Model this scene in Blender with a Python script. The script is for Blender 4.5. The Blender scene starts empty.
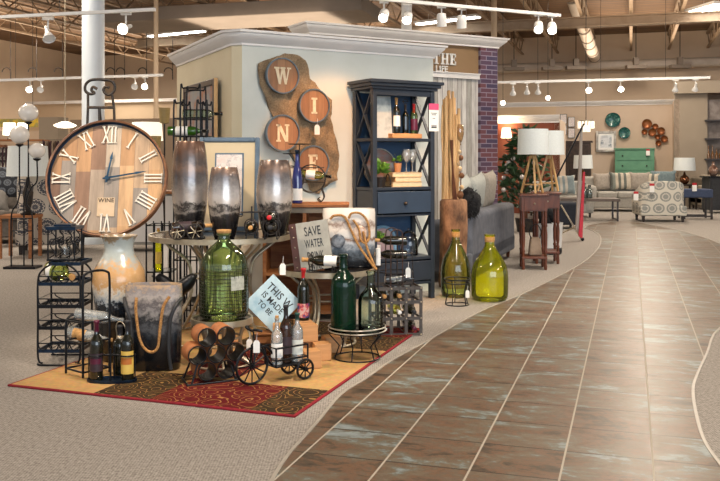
import bpy, math, random
from mathutils import Vector, Matrix, Euler, Quaternion
random.seed(7)
PI = math.pi
SC = bpy.context.scene
COL = SC.collection
F, H = 860.0, 1.3            # focal length in pixels, eye height in metres
def at(px, py, Y): return Vector(((px-360)/F*Y, Y, H-(py-160)/F*Y))
def G(px, py):               # the point of the floor seen at a pixel
    Y = F*H/(py-160); return Vector(((px-360)/F*Y, Y, 0))
V = Vector
# ------------------------------------------------------------------ materials
def _new(name):
    m = bpy.data.materials.new(name); m.use_nodes = True
    nt = m.node_tree; nt.nodes.clear()
    out = nt.nodes.new('ShaderNodeOutputMaterial')
    return m, nt, out
def N(nt, t, **kw):
    n = nt.nodes.new(t)
    for k, v in kw.items():
        if k in n.inputs.keys(): n.inputs[k].default_value = v
        else: setattr(n, k, v)
    return n
def c4(c): return (c[0], c[1], c[2], 1)
def hx(s):
    r = [int(s[i:i+2], 16)/255 for i in (0, 2, 4)]
    return tuple(x/12.92 if x <= .04045 else ((x+.055)/1.055)**2.4 for x in r)
def ramp(nt, stops, interp='LINEAR'):
    r = nt.nodes.new('ShaderNodeValToRGB'); r.color_ramp.interpolation = interp
    e = r.color_ramp.elements
    e[0].position = stops[0][0]; e[0].color = c4(stops[0][1])
    e[1].position = stops[-1][0]; e[1].color = c4(stops[-1][1])
    for p, c in stops[1:-1]:
        x = e.new(p); x.color = c4(c)
    return r
def coords(nt, stretch=(1,1,1), rot=(0,0,0)):
    tc = nt.nodes.new('ShaderNodeTexCoord'); mp = nt.nodes.new('ShaderNodeMapping')
    mp.inputs['Scale'].default_value = stretch; mp.inputs['Rotation'].default_value = rot
    nt.links.new(tc.outputs['Object'], mp.inputs[0]); return mp.outputs[0]
def bsdf(nt, out, rough=.5, metal=0, spec=.5, coat=0):
    b = nt.nodes.new('ShaderNodeBsdfPrincipled')
    b.inputs['Roughness'].default_value = rough; b.inputs['Metallic'].default_value = metal
    b.inputs['Specular IOR Level'].default_value = spec; b.inputs['Coat Weight'].default_value = coat
    nt.links.new(b.outputs[0], out.inputs[0]); return b
def M(name, c1, c2=None, scale=8, rough=.5, metal=0, bump=0, stretch=(1,1,1), lo=.35, hi=.65, detail=4, coat=0, mid=None, spec=.5, bscale=None):
    m, nt, out = _new(name); b = bsdf(nt, out, rough, metal, spec, coat)
    if isinstance(c1, str): c1 = hx(c1)
    if isinstance(c2, str): c2 = hx(c2)
    if isinstance(mid, str): mid = hx(mid)
    if c2 is None: c2 = tuple(min(1, x*.86) for x in c1)
    v = coords(nt, stretch)
    n = N(nt, 'ShaderNodeTexNoise', Scale=scale, Detail=detail, Roughness=.6); nt.links.new(v, n.inputs['Vector'])
    st = [(lo, c1), (hi, c2)] if mid is None else [(lo, c1), ((lo+hi)/2, mid), (hi, c2)]
    r = ramp(nt, st); nt.links.new(n.outputs[0], r.inputs[0]); nt.links.new(r.outputs[0], b.inputs['Base Color'])
    if bump:
        n2 = N(nt, 'ShaderNodeTexNoise', Scale=bscale or scale*4, Detail=3); nt.links.new(v, n2.inputs['Vector'])
        bp = N(nt, 'ShaderNodeBump', Strength=bump, Distance=.01); nt.links.new(n2.outputs[0], bp.inputs['Height']); nt.links.new(bp.outputs[0], b.inputs['Normal'])
    return m
def glow(name, c, s, base=(.9,.9,.88)):
    m, nt, out = _new(name); b = bsdf(nt, out, .5); b.inputs['Base Color'].default_value = c4(base)
    b.inputs['Emission Color'].default_value = c4(c); b.inputs['Emission Strength'].default_value = s
    return m
def glass(name, tint, gloss=.12, body=None, bodyw=0.0, rough=.03):
    m, nt, out = _new(name)
    tr = N(nt, 'ShaderNodeBsdfTransparent'); tr.inputs[0].default_value = c4(tint)
    gl = N(nt, 'ShaderNodeBsdfGlossy'); gl.inputs['Roughness'].default_value = rough
    lw = N(nt, 'ShaderNodeLayerWeight', Blend=.25)
    ad = N(nt, 'ShaderNodeMath', operation='ADD'); ad.inputs[1].default_value = gloss; ad.use_clamp = True
    nt.links.new(lw.outputs['Fresnel'], ad.inputs[0])
    src = tr
    if bodyw > 0:
        df = N(nt, 'ShaderNodeBsdfPrincipled', Roughness=.3); df.inputs['Base Color'].default_value = c4(body or tint)
        mx = N(nt, 'ShaderNodeMixShader'); mx.inputs[0].default_value = bodyw
        nt.links.new(tr.outputs[0], mx.inputs[1]); nt.links.new(df.outputs[0], mx.inputs[2]); src = mx
    m2 = N(nt, 'ShaderNodeMixShader'); nt.links.new(ad.outputs[0], m2.inputs[0])
    nt.links.new(src.outputs[0], m2.inputs[1]); nt.links.new(gl.outputs[0], m2.inputs[2]); nt.links.new(m2.outputs[0], out.inputs[0])
    return m
def planks(name, axis_w, axis_l, w, l, cols, grain=30, rough=.6, rotz=0, gap=.03, bump=.2, interp='CONSTANT'):
    """boards: each board gets its own tone; axis_w across, axis_l along (0,1,2 of object space)"""
    m, nt, out = _new(name); b = bsdf(nt, out, rough)
    v = coords(nt, (1,1,1), (0,0,rotz)); sp = nt.nodes.new('ShaderNodeSeparateXYZ'); nt.links.new(v, sp.inputs[0])
    def math_(op, a, bb=None):
        x = N(nt, 'ShaderNodeMath', operation=op)
        for i, q in enumerate((a, bb)):
            if q is None: continue
            if isinstance(q, (int, float)): x.inputs[i].default_value = q
            else: nt.links.new(q, x.inputs[i])
        return x.outputs[0]
    a = math_('DIVIDE', math_('ADD', sp.outputs[axis_w], 50.0), w); fa = math_('FLOOR', a)
    wn0 = N(nt, 'ShaderNodeTexWhiteNoise', noise_dimensions='1D'); nt.links.new(fa, wn0.inputs['W'])
    bl = math_('ADD', math_('DIVIDE', math_('ADD', sp.outputs[axis_l], 50.0), l), wn0.outputs['Value']); fb = math_('FLOOR', bl)
    cb = nt.nodes.new('ShaderNodeCombineXYZ'); nt.links.new(fa, cb.inputs[0]); nt.links.new(fb, cb.inputs[1])
    wn = N(nt, 'ShaderNodeTexWhiteNoise', noise_dimensions='2D'); nt.links.new(cb.outputs[0], wn.inputs['Vector'])
    k = len(cols); r = ramp(nt, [(i/k, hx(c)) for i, c in enumerate(cols)], interp); nt.links.new(wn.outputs['Value'], r.inputs[0])
    st = [8,8,8]; st[axis_l] = 1
    mp = nt.nodes.new('ShaderNodeMapping'); mp.inputs['Scale'].default_value = st; nt.links.new(v, mp.inputs[0])
    n = N(nt, 'ShaderNodeTexNoise', Scale=grain/8, Detail=5, Roughness=.65); nt.links.new(mp.outputs[0], n.inputs['Vector'])
    mx = N(nt, 'ShaderNodeMix', data_type='RGBA', blend_type='MULTIPLY'); mx.inputs[0].default_value = .6
    r2 = ramp(nt, [(.3, (.45,.42,.4)), (.6, (1.15,1.12,1.1))]); nt.links.new(n.outputs[0], r2.inputs[0])
    nt.links.new(r.outputs[0], mx.inputs[6]); nt.links.new(r2.outputs[0], mx.inputs[7])
    fr = math_('FRACT', a); g1 = math_('LESS_THAN', fr, gap)
    m3 = N(nt, 'ShaderNodeMix', data_type='RGBA'); nt.links.new(g1, m3.inputs[0]); nt.links.new(mx.outputs[2], m3.inputs[6]); m3.inputs[7].default_value = (.08,.06,.05,1)
    nt.links.new(m3.outputs[2], b.inputs['Base Color'])
    return m
# ------------------------------------------------------------------ meshes
class MB:
    def __init__(s): s.v = []; s.f = []
    def add(s, vs, fs, mat=None):
        o = len(s.v)
        s.v += [tuple(mat @ V(p)) if mat else tuple(p) for p in vs]; s.f += [[i+o for i in f] for f in fs]; return s
    def box(s, c, d, rot=None, taper=1):
        x, y, z = d[0]/2, d[1]/2, d[2]/2; t = taper
        vs = [(-x,-y,-z),(x,-y,-z),(x,y,-z),(-x,y,-z),(-x*t,-y*t,z),(x*t,-y*t,z),(x*t,y*t,z),(-x*t,y*t,z)]
        m = Matrix.Translation(V(c)) @ (rot.to_4x4() if rot else Matrix())
        return s.add(vs, [(0,3,2,1),(4,5,6,7),(0,1,5,4),(1,2,6,5),(2,3,7,6),(3,0,4,7)], m)
    def b2(s, lo, hi): return s.box([(a+b)/2 for a, b in zip(lo, hi)], [b-a for a, b in zip(lo, hi)])
    def beam(s, p, q, w, h, up=(0,0,1)):
        p, q = V(p), V(q); d = (q-p); L = d.length; d.normalize(); u = V(up); x = d.cross(u)
        if x.length < 1e-4: x = d.cross(V((0,1,0)))
        x.normalize(); z = x.cross(d)
        rot = Matrix((x, d, z)).transposed(); return s.box((p+q)/2, (w, L, h), rot)
    def tube(s, pts, r, n=6, closed=False):
        pts = [V(p) for p in pts]; k = len(pts)
        if k < 2: return s
        T = []
        for i in range(k):
            a = pts[i-1] if (i > 0 or closed) else pts[i]; b = pts[(i+1) % k] if (i < k-1 or closed) else pts[i]
            T.append((b-a).normalized())
        ref = V((0,0,1)) if abs(T[0].z) < .9 else V((1,0,0))
        x = T[0].cross(ref).normalized(); vs = []; rr = r if hasattr(r, '__len__') else [r]*k
        for i in range(k):
            x = (x - T[i]*x.dot(T[i])).normalized(); y = T[i].cross(x)
            for j in range(n):
                a = 2*PI*j/n; vs.append(pts[i] + (x*math.cos(a)+y*math.sin(a))*rr[i])
        fs = []
        for i in range(k if closed else k-1):
            A, B = i*n, ((i+1) % k)*n
            for j in range(n): fs.append((A+j, A+(j+1) % n, B+(j+1) % n, B+j))
        if not closed: fs += [tuple(range(n-1, -1, -1)), tuple((k-1)*n+j for j in range(n))]
        return s.add(vs, fs)
    def lathe(s, prof, n=24, m=None, sx=1, sy=1, a0=0, a1=2*PI):
        full = abs(a1-a0-2*PI) < 1e-4; vs = []; k = len(prof); cnt = n if full else n+1
        for r, z in prof:
            for j in range(cnt):
                a = a0+(a1-a0)*j/n; vs.append((r*math.cos(a)*sx, r*math.sin(a)*sy, z))
        fs = []
        for i in range(k-1):
            for j in range(n):
                b = (j+1) % cnt; fs.append((i*cnt+j, i*cnt+b, (i+1)*cnt+b, (i+1)*cnt+j))
        if full:
            if prof[0][0] > 1e-5: fs.append(tuple(range(cnt-1, -1, -1)))
            if prof[-1][0] > 1e-5: fs.append(tuple((k-1)*cnt+j for j in range(cnt)))
        return s.add(vs, fs, m)
    def open_lathe(s, prof, n=24, m=None, sx=1, sy=1):
        vs = []; k = len(prof)
        for r, z in prof:
            for j in range(n): a = 2*PI*j/n; vs.append((r*math.cos(a)*sx, r*math.sin(a)*sy, z))
        return s.add(vs, [(i*n+j, i*n+(j+1) % n, (i+1)*n+(j+1) % n, (i+1)*n+j) for i in range(k-1) for j in range(n)], m)
    def sphere(s, c, r, n=14, sc=(1,1,1)):
        k = max(6, n//2); pr = [(max(1e-6, math.sin(PI*i/k))*r, -math.cos(PI*i/k)*r) for i in range(k+1)]
        return s.lathe(pr, n, Matrix.Translation(V(c)) @ Matrix.Diagonal((sc[0], sc[1], sc[2], 1)))
    def cyl(s, p, q, r, n=16, r2=None):
        p, q = V(p), V(q); d = q-p; rot = V((0,0,1)).rotation_difference(d.normalized()).to_matrix().to_4x4()
        return s.lathe([(r, 0), (r if r2 is None else r2, d.length)], n, Matrix.Translation(p) @ rot)
    def prism(s, poly, d, m=None, y0=0):      # polygon in x,z pushed along y
        k = len(poly); vs = [(x, y0, z) for x, z in poly] + [(x, y0+d, z) for x, z in poly]
        fs = [tuple(range(k)), tuple(range(2*k-1, k-1, -1))] + [(i, k+i, k+(i+1) % k, (i+1) % k) for i in range(k)]
        return s.add(vs, fs, m)
    def build(s, name, mat, parent=None, bev=0, seg=2, loc=None, sharp=62, mod=None):
        me = bpy.data.meshes.new(name); me.from_pydata(s.v, [], s.f); me.update()
        import bmesh
        b = bmesh.new(); b.from_mesh(me); bmesh.ops.recalc_face_normals(b, faces=b.faces); b.to_mesh(me); b.free()
        for p in me.polygons: p.use_smooth = True
        me.set_sharp_from_angle(angle=math.radians(sharp))
        me.materials.append(mat); o = bpy.data.objects.new(name, me); COL.objects.link(o)
        if parent: o.parent = parent
        if loc is not None: o.location = loc
        if bev:
            md = o.modifiers.new('Bevel', 'BEVEL'); md.width = bev; md.segments = seg; md.limit_method = 'ANGLE'
        return o
def circ(c, r, n=24, ax='z', a0=0, a1=2*PI, ry=None):
    out = []; full = abs(a1-a0-2*PI) < 1e-4; ry = ry or r; c = V(c)
    for i in range(n if full else n+1):
        a = a0+(a1-a0)*i/n; x, y = r*math.cos(a), ry*math.sin(a)
        out.append(c + V({'z': (x,y,0), 'y': (x,0,y), 'x': (0,x,y)}[ax]))
    return out
def smooth(pts, n=6, closed=False):           # Catmull-Rom through the points
    P = [V(p) for p in pts]; k = len(P); out = []
    for i in range(k if closed else k-1):
        if closed: a, b, c, d = P[i-1], P[i], P[(i+1) % k], P[(i+2) % k]
        else: a, b, c, d = P[max(0,i-1)], P[i], P[i+1], P[min(k-1,i+2)]
        for j in range(n):
            t = j/n; out.append(.5*((2*b)+(c-a)*t+(2*a-5*b+4*c-d)*t*t+(3*b-a-3*c+d)*t**3))
    if not closed: out.append(P[-1])
    return out
def thing(name, label, cat, loc=(0,0,0), rz=0, group=None, rot=None):
    o = bpy.data.objects.new(name, None); COL.objects.link(o); o.empty_display_size = .1
    o.location = loc; o.rotation_euler = rot if rot else (0,0,rz)
    o['label'] = label; o['category'] = cat
    if group: o['group'] = group
    return o
def tag(o, label, cat, group=None):
    o['label'] = label; o['category'] = cat
    if group: o['group'] = group
    return o
def struct(o): o['kind'] = 'structure'; return o
def dup(src, label, loc, rz=None):
    r = src.copy(); COL.objects.link(r); r.location = loc; r['label'] = label
    if rz is not None: r.rotation_euler = (0,0,rz)
    for ch in list(src.children):
        c = ch.copy(); COL.objects.link(c); c.parent = r
        for g in ch.children:
            d = g.copy(); COL.objects.link(d); d.parent = c
    return r
def text_obj(body, size, mat, parent, m, depth=.002, name='lettering', sx=1.0):
    cu = bpy.data.curves.new('t', 'FONT'); cu.body = body; cu.size = size; cu.extrude = depth; cu.align_x = 'CENTER'; cu.align_y = 'CENTER'; cu.resolution_u = 3
    cu.space_character = 1.05; cu.offset = .012*size
    o = bpy.data.objects.new('t', cu); COL.objects.link(o); bpy.context.view_layer.update()
    me = bpy.data.meshes.new_from_object(o.evaluated_get(bpy.context.evaluated_depsgraph_get()))
    bpy.data.objects.remove(o)
    me.transform(m @ Matrix.Diagonal((sx,1,1,1))); me.materials.clear(); me.materials.append(mat); me.name = name
    o = bpy.data.objects.new(name, me); COL.objects.link(o); o.parent = parent; return o
STAND = Matrix.Rotation(PI/2, 4, 'X')          # text lying in xy -> upright, facing -y
def leaves(mb, c, R, n, size, up=.3, slim=.35, rnd=random):
    for i in range(n):
        a = rnd.uniform(0, 2*PI); e = rnd.uniform(-.3, 1); d = V((math.cos(a)*(1-abs(e)*.5), math.sin(a)*(1-abs(e)*.5), e*.8+up)).normalized()
        p = V(c)+V((d.x*R[0], d.y*R[1], d.z*R[2]))*rnd.uniform(.15, 1)
        q = p+(d+V((rnd.uniform(-.5,.5), rnd.uniform(-.5,.5), rnd.uniform(-.4,.3))))*size*rnd.uniform(.6,1.2)
        w = (q-p).cross(V((rnd.uniform(-1,1), rnd.uniform(-1,1), .6))).normalized()*size*slim; mid = (p+q)/2
        mb.add([p, mid+w+V((0,0,.1*size)), q, mid-w+V((0,0,.1*size)), mid], [(0,1,4),(1,2,4),(2,3,4),(3,0,4)])
    return mb
def pillow_mb(mb, c, w, h, t, rot=None, n=10, corner=.0):
    vs = []; fs = []
    for sgn in (1, -1):
        o = len(vs)
        for i in range(n+1):
            for j in range(n+1):
                u, v = 2*i/n-1, 2*j/n-1
                k = (max(0, 1-u**4)*max(0, 1-v**4))**.5; pin = 1-.07*(1-k)*(1 if abs(u*v) < .8 else -.3)
                vs.append((u*w/2*pin, sgn*t/2*k, v*h/2*pin))
        for i in range(n):
            for j in range(n):
                q = (o+i*(n+1)+j, o+(i+1)*(n+1)+j, o+(i+1)*(n+1)+j+1, o+i*(n+1)+j+1); fs.append(q if sgn > 0 else q[::-1])
    return mb.add(vs, fs, Matrix.Translation(V(c)) @ (rot.to_4x4() if rot else Matrix()))
def RX(a): return Matrix.Rotation(a, 3, 'X')
def RY(a): return Matrix.Rotation(a, 3, 'Y')
def RZ(a): return Matrix.Rotation(a, 3, 'Z')
def thin(mb, s, hgt, m, w=.075, depth=.006):
    W = {'I': .2, 'V': .44, 'X': .46}; tot = sum(W[c] for c in s); x = -tot/2
    def st(x0, x1): mb.prism([(x0-w/2)*hgt and ((x0-w/2)*hgt, -.5*hgt) or ((x0-w/2)*hgt, -.5*hgt), ((x0+w/2)*hgt, -.5*hgt), ((x1+w/2)*hgt, .5*hgt), ((x1-w/2)*hgt, .5*hgt)], depth, m)
    def sf(x0, z, k=.16): mb.prism([((x0-k/2)*hgt, z*hgt-.03*hgt), ((x0+k/2)*hgt, z*hgt-.03*hgt), ((x0+k/2)*hgt, z*hgt+.03*hgt), ((x0-k/2)*hgt, z*hgt+.03*hgt)], depth, m)
    for c in s:
        k = W[c]; mid = x+k/2
        if c == 'I': st(mid, mid); sf(mid, .48); sf(mid, -.48)
        if c == 'V': st(mid, x+.07); st(mid, x+k-.07); sf(x+.08, .48); sf(x+k-.08, .48)
        if c == 'X': st(x+k-.07, x+.07); st(x+.07, x+k-.07); sf(x+.08, .48); sf(x+k-.08, .48); sf(x+.08, -.48); sf(x+k-.08, -.48)
        x += k
    return mb
# slab-serif stencil capitals, polygons in a box one unit tall
def slab(ch):
    R = lambda a, b, c, d: [(a,b),(c,b),(c,d),(a,d)]
    if ch == 'I': return .42, [R(.1,0,.32,1), R(0,0,.42,.12), R(0,.88,.42,1)]
    if ch == 'N': return .86, [R(.08,0,.22,1), R(.64,0,.78,1), [(.04,1),(.28,1),(.8,0),(.58,0)], R(0,0,.3,.1), R(.56,.9,.86,1), R(0,.9,.3,1)]
    if ch == 'E': return .7, [R(.08,0,.3,1), R(0,0,.66,.12), R(0,.88,.64,1), R(.3,.45,.5,.57), R(.56,0,.66,.32), R(.54,.7,.64,1), R(.44,.36,.5,.66)]
    if ch == 'W': return 1.15, [[(.06,1),(.28,1),(.46,0),(.32,0)], [(.5,.95),(.62,.95),(.44,0),(.34,0)], [(.48,1),(.7,1),(.86,0),(.72,0)], [(.96,1),(1.06,1),(.84,0),(.76,0)], R(0,.9,.36,1), R(.42,.9,.76,1), R(.88,.9,1.15,1)]
    if ch == 'T': return .74, [R(.27,0,.47,1), R(.16,0,.58,.1), R(0,.9,.74,1), R(0,.7,.07,1), R(.67,.7,.74,1)]
    if ch == 'H': return .82, [R(.08,0,.26,1), R(.56,0,.74,1), R(.2,.44,.62,.56), R(0,0,.34,.1), R(.48,0,.82,.1), R(0,.9,.34,1), R(.48,.9,.82,1)]
    if ch == 'V': return .8, [[(.06,1),(.26,1),(.46,0),(.34,0)], [(.62,1),(.72,1),(.46,0),(.38,0)], R(0,.92,.34,1), R(.52,.92,.8,1)]
    if ch == 'X': return .8, [[(.06,1),(.26,1),(.74,0),(.54,0)], [(.62,1),(.72,1),(.18,0),(.08,0)], R(0,.92,.32,1), R(.52,.92,.8,1), R(0,0,.3,.08), R(.46,0,.8,.08)]
def slab_text(mb, s, size, m, depth=.004, gap=.12, sx=1):
    w = sum(slab(c)[0] for c in s)+gap*(len(s)-1); x = -w/2
    for c in s:
        cw, polys = slab(c)
        for p in polys: mb.prism([((x+a)*size*sx, (b-.5)*size) for a, b in p], depth, m)
        x += cw+gap
    return mb
# ------------------------------------------------------------------ palette
m_cream = M('cream_paint', 'D2C8AC', 'CCC1A4', 3, .7)
m_sage = M('sage_paint', 'C9CEC9', 'C3C8C2', 3, .7)
m_trimw = M('white_trim', 'E4E2E0', 'DCDAD8', 3, .4)
m_beige = M('beige_wall', 'C4B09C', 'BCA893', 1, .8)
m_beige2 = M('far_beige', 'C6B196', 'BBA68C', .3, .85)
m_taupe = M('taupe_wall', '8E7B68', '86735F', 1, .8)
m_tan = M('tan_wall', '968A7A', '8E8272', 1, .8)
m_rust = M('rust_wall', '7E4028', '763A24', 1, .7)
m_black = M('black_iron', '14161B', '1E2126', 30, .38, .6, .1)
m_iron = M('worn_iron', '2A2C30', '453C34', 20, .45, .7, .2)
m_bluesheen = M('blue_iron_sheen', '17304A', '121E2C', 20, .35, .5)  # blue metal; on black racks its colour paints in the blue daylight highlights
m_nickel = M('champagne_metal', 'C4B8A0', 'A89C88', 12, .35, .75)
m_white = M('white_plastic', 'E2E2E0', 'D8D8D6', 5, .5)
m_paper = M('tag_paper', 'EDEDEA', 'E4E4E0', 5, .7)
m_linen = M('linen_shade', 'D9E0E0', 'D2D9D9', 60, .9, bump=.1)
m_cork = M('cork', 'C69A62', 'A87C48', 60, .9)
m_darkw = M('dark_cherry_wood', '4E2612', '6E381E', 6, .42, stretch=(6,6,1), coat=.05)
m_oak = M('light_oak', 'CFA872', 'B88E58', 6, .45, stretch=(5,5,1))
m_wood = M('warm_wood', 'A36B3C', '7E4C28', 5, .55, stretch=(1,8,8))
m_rope = M('hemp_rope', 'C2935A', '8F6233', 90, .9, bump=.6)
m_glow = glow('lamp_glow', (1,.9,.72), 22)
m_glowsoft = glow('lit_shade', (1,.84,.62), 2.2)
m_tube = glow('fluorescent_glow', (1,.97,.9), 9)
m_globe = M('opal_glass', 'E6E2DC', 'DEDAD4', 3, .12, coat=.6)
m_gloss_dk = M('dark_glass', '060907', '0A0F0A', 5, .06, coat=.8)
m_red = M('red_foil', 'C0222A', 'A81A22', 20, .35)
m_pink = M('pink_paper', 'E0557E', 'D84A74', 20, .6)
m_charcoal = M('charcoal', '202226', '2B2D31', 20, .6)
# ------------------------------------------------------------------ floor
th = math.atan(271/F); U = V((math.sin(th), math.cos(th), 0)); W_ = V((math.cos(th), -math.sin(th), 0))
def carpet():
    m, nt, out = _new('loop_carpet'); b = bsdf(nt, out, .95, spec=.15)
    v = coords(nt); n = N(nt, 'ShaderNodeTexNoise', Scale=55, Detail=4, Roughness=.7); nt.links.new(v, n.inputs['Vector'])
    n3 = N(nt, 'ShaderNodeTexNoise', Scale=.8, Detail=3); nt.links.new(v, n3.inputs['Vector'])
    w = N(nt, 'ShaderNodeTexWave', Scale=24, Distortion=4.5, Detail=2); w.inputs['Detail Scale'].default_value = 6; nt.links.new(v, w.inputs['Vector'])
    ad = N(nt, 'ShaderNodeMath', operation='ADD'); nt.links.new(n.outputs[0], ad.inputs[0]); 
    mu = N(nt, 'ShaderNodeMath', operation='MULTIPLY'); mu.inputs[1].default_value = .17; nt.links.new(w.outputs[1], mu.inputs[0]); nt.links.new(mu.outputs[0], ad.inputs[1])
    r = ramp(nt, [(.4, hx('746F6A')), (.62, hx('96918B')), (.85, hx('A9A59F'))]); nt.links.new(ad.outputs[0], r.inputs[0]); nt.links.new(r.outputs[0], b.inputs['Base Color'])
    bp = N(nt, 'ShaderNodeBump', Strength=.5, Distance=.006); nt.links.new(ad.outputs[0], bp.inputs['Height']); nt.links.new(bp.outputs[0], b.inputs['Normal'])
    return m
def slate():
    m, nt, out = _new('slate_tile'); b = bsdf(nt, out, .42, spec=.22)
    tc = nt.nodes.new('ShaderNodeTexCoord'); mp = nt.nodes.new('ShaderNodeMapping'); nt.links.new(tc.outputs['Object'], mp.inputs[0])
    sp = nt.nodes.new('ShaderNodeSeparateXYZ'); nt.links.new(mp.outputs[0], sp.inputs[0])
    def m_(op, a, bb=None, cc=None):
        x = N(nt, 'ShaderNodeMath', operation=op)
        for i, q in enumerate((a, bb, cc)):
            if q is None: continue
            if isinstance(q, (int, float)): x.inputs[i].default_value = q
            else: nt.links.new(q, x.inputs[i])
        return x.outputs[0]
    w = .367
    a = m_('DIVIDE', m_('ADD', sp.outputs[0], 100*w-.0896), w); q = m_('DIVIDE', m_('ADD', sp.outputs[1], 100*w-5.198), w*.985)
    fa, fq = m_('FLOOR', a), m_('FLOOR', q); ra, rq = m_('FRACT', a), m_('FRACT', q)
    cb = nt.nodes.new('ShaderNodeCombineXYZ'); nt.links.new(fa, cb.inputs[0]); nt.links.new(fq, cb.inputs[1])
    wn = N(nt, 'ShaderNodeTexWhiteNoise', noise_dimensions='2D'); nt.links.new(cb.outputs[0], wn.inputs['Vector'])
    # veins that run across each tile, offset tile by tile
    of = N(nt, 'ShaderNodeVectorMath', operation='MULTIPLY_ADD'); nt.links.new(wn.outputs['Color'], of.inputs[0]); of.inputs[1].default_value = (9,9,9)
    st = N(nt, 'ShaderNodeVectorMath', operation='MULTIPLY'); nt.links.new(mp.outputs[0], st.inputs[0]); st.inputs[1].default_value = (1, 1.9, 1); nt.links.new(st.outputs[0], of.inputs[2])
    n = N(nt, 'ShaderNodeTexNoise', Scale=3.0, Detail=9, Roughness=.68, Distortion=.35); nt.links.new(of.outputs[0], n.inputs['Vector'])
    nf = N(nt, 'ShaderNodeTexNoise', Scale=16, Detail=5, Roughness=.7); nt.links.new(of.outputs[0], nf.inputs['Vector'])
    s = m_('ADD', m_('MULTIPLY', n.outputs[0], .72), m_('MULTIPLY', nf.outputs[0], .28))
    s = m_('ADD', s, m_('MULTIPLY', m_('SUBTRACT', wn.outputs['Value'], .5), .07))
    r = ramp(nt, [(.34, hx('332B24')), (.42, hx('50463A')), (.46, hx('6E5340')), (.495, hx('5C5246')), (.53, hx('6C5F4E')), (.555, hx('626258')), (.60, hx('7A8484')), (.70, hx('8E9A9C'))])
    nt.links.new(s, r.inputs[0])
    # grout: wide pale lines running away, thin dark joints across
    g1 = m_('GREATER_THAN', m_('ABSOLUTE', m_('SUBTRACT', ra, .5)), .5-.012)
    g2 = m_('GREATER_THAN', m_('ABSOLUTE', m_('SUBTRACT', rq, .5)), .5-.013)
    x2 = N(nt, 'ShaderNodeMix', data_type='RGBA'); nt.links.new(g2, x2.inputs[0]); nt.links.new(r.outputs[0], x2.inputs[6]); x2.inputs[7].default_value = c4(hx('352C26'))
    x1 = N(nt, 'ShaderNodeMix', data_type='RGBA'); nt.links.new(g1, x1.inputs[0]); nt.links.new(x2.outputs[2], x1.inputs[6]); x1.inputs[7].default_value = c4(hx('A8A296'))
    nt.links.new(x1.outputs[2], b.inputs['Base Color'])
    rr = m_('ADD', m_('MULTIPLY', nf.outputs[0], .35), .2); rr2 = m_('MAXIMUM', rr, m_('MULTIPLY', g1, .8)); nt.links.new(rr2, b.inputs['Roughness'])
    hgt = m_('SUBTRACT', m_('MULTIPLY', nf.outputs[0], .4), m_('MAXIMUM', g1, g2))
    bp = N(nt, 'ShaderNodeBump', Strength=.35, Distance=.003); nt.links.new(hgt, bp.inputs['Height']); nt.links.new(bp.outputs[0], b.inputs['Normal'])
    return m
mb = MB(); mb.box((8, 20, -.05), (80, 56, .1)); struct(mb.build('floor', carpet()))
L = [(240,560),(255,520),(272,481),(288,456),(302,440),(318,422),(341,395),(366,379),(391,361.5),(423,344),(458,324),(487,309),(519,296),(551,280.5),(578,266),(592,255.5),(600,245),(600,236),(592,230.5),(585,228),(592,224.5),(612,222)]
R_ = [(635,222.3),(656,226),(685,232.3),(710,240),(745,254),(778,272),(785,288),(765,308),(720,328.5),(707,354),(696.5,377),(693,392),(696.5,416),(704,441),(720,465),(745,495),(780,540)]
def gp(l): return [G(*p) for p in l]
Ls, Rs = smooth(gp(L), 4), smooth(gp(R_), 4)
front = [V((5,1.2,0)), V((-1.2,1.2,0))]
far_l = [Ls[-1], V((Ls[-1].x-.1, Ls[-1].y+.5, 0)), V((Rs[0].x, Rs[0].y+.3, 0))]
pathp = Ls + far_l[1:] + Rs + front
def flat(name, poly, z0, z1, mat, frame=None, parent=None):
    import bmesh
    k = len(poly); me = bpy.data.meshes.new(name); inv = frame.inverted() if frame else Matrix()
    vs = [inv @ V((p.x, p.y, z1)) for p in poly]+[inv @ V((p.x, p.y, z0)) for p in poly]
    me.from_pydata([tuple(v) for v in vs], [], [tuple(range(k))]+[(i, k+i, k+(i+1) % k, (i+1) % k) for i in range(k)]); me.update()
    b = bmesh.new(); b.from_mesh(me); bmesh.ops.triangulate(b, faces=[f for f in b.faces if len(f.verts) > 4]); bmesh.ops.recalc_face_normals(b, faces=b.faces); b.to_mesh(me); b.free()
    if me.polygons[0].normal.z < 0: me.flip_normals()
    me.materials.append(mat); o = bpy.data.objects.new(name, me); COL.objects.link(o)
    if frame: o.matrix_world = frame
    return o
FR = Matrix.Rotation(-th, 4, 'Z')
struct(flat('floor', pathp, -.02, .004, slate(), FR))
m_edge = M('pale_edge_strip', 'A6A096', '98928A', 9, .4)
for i, s in enumerate((Ls, Rs)):
    mb = MB()
    for a, b_ in zip(s, s[1:]): mb.beam((a.x, a.y, .003), (b_.x, b_.y, .003), .016, .008)
    struct(mb.build('trim_%d' % (i+1), m_edge))
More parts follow.
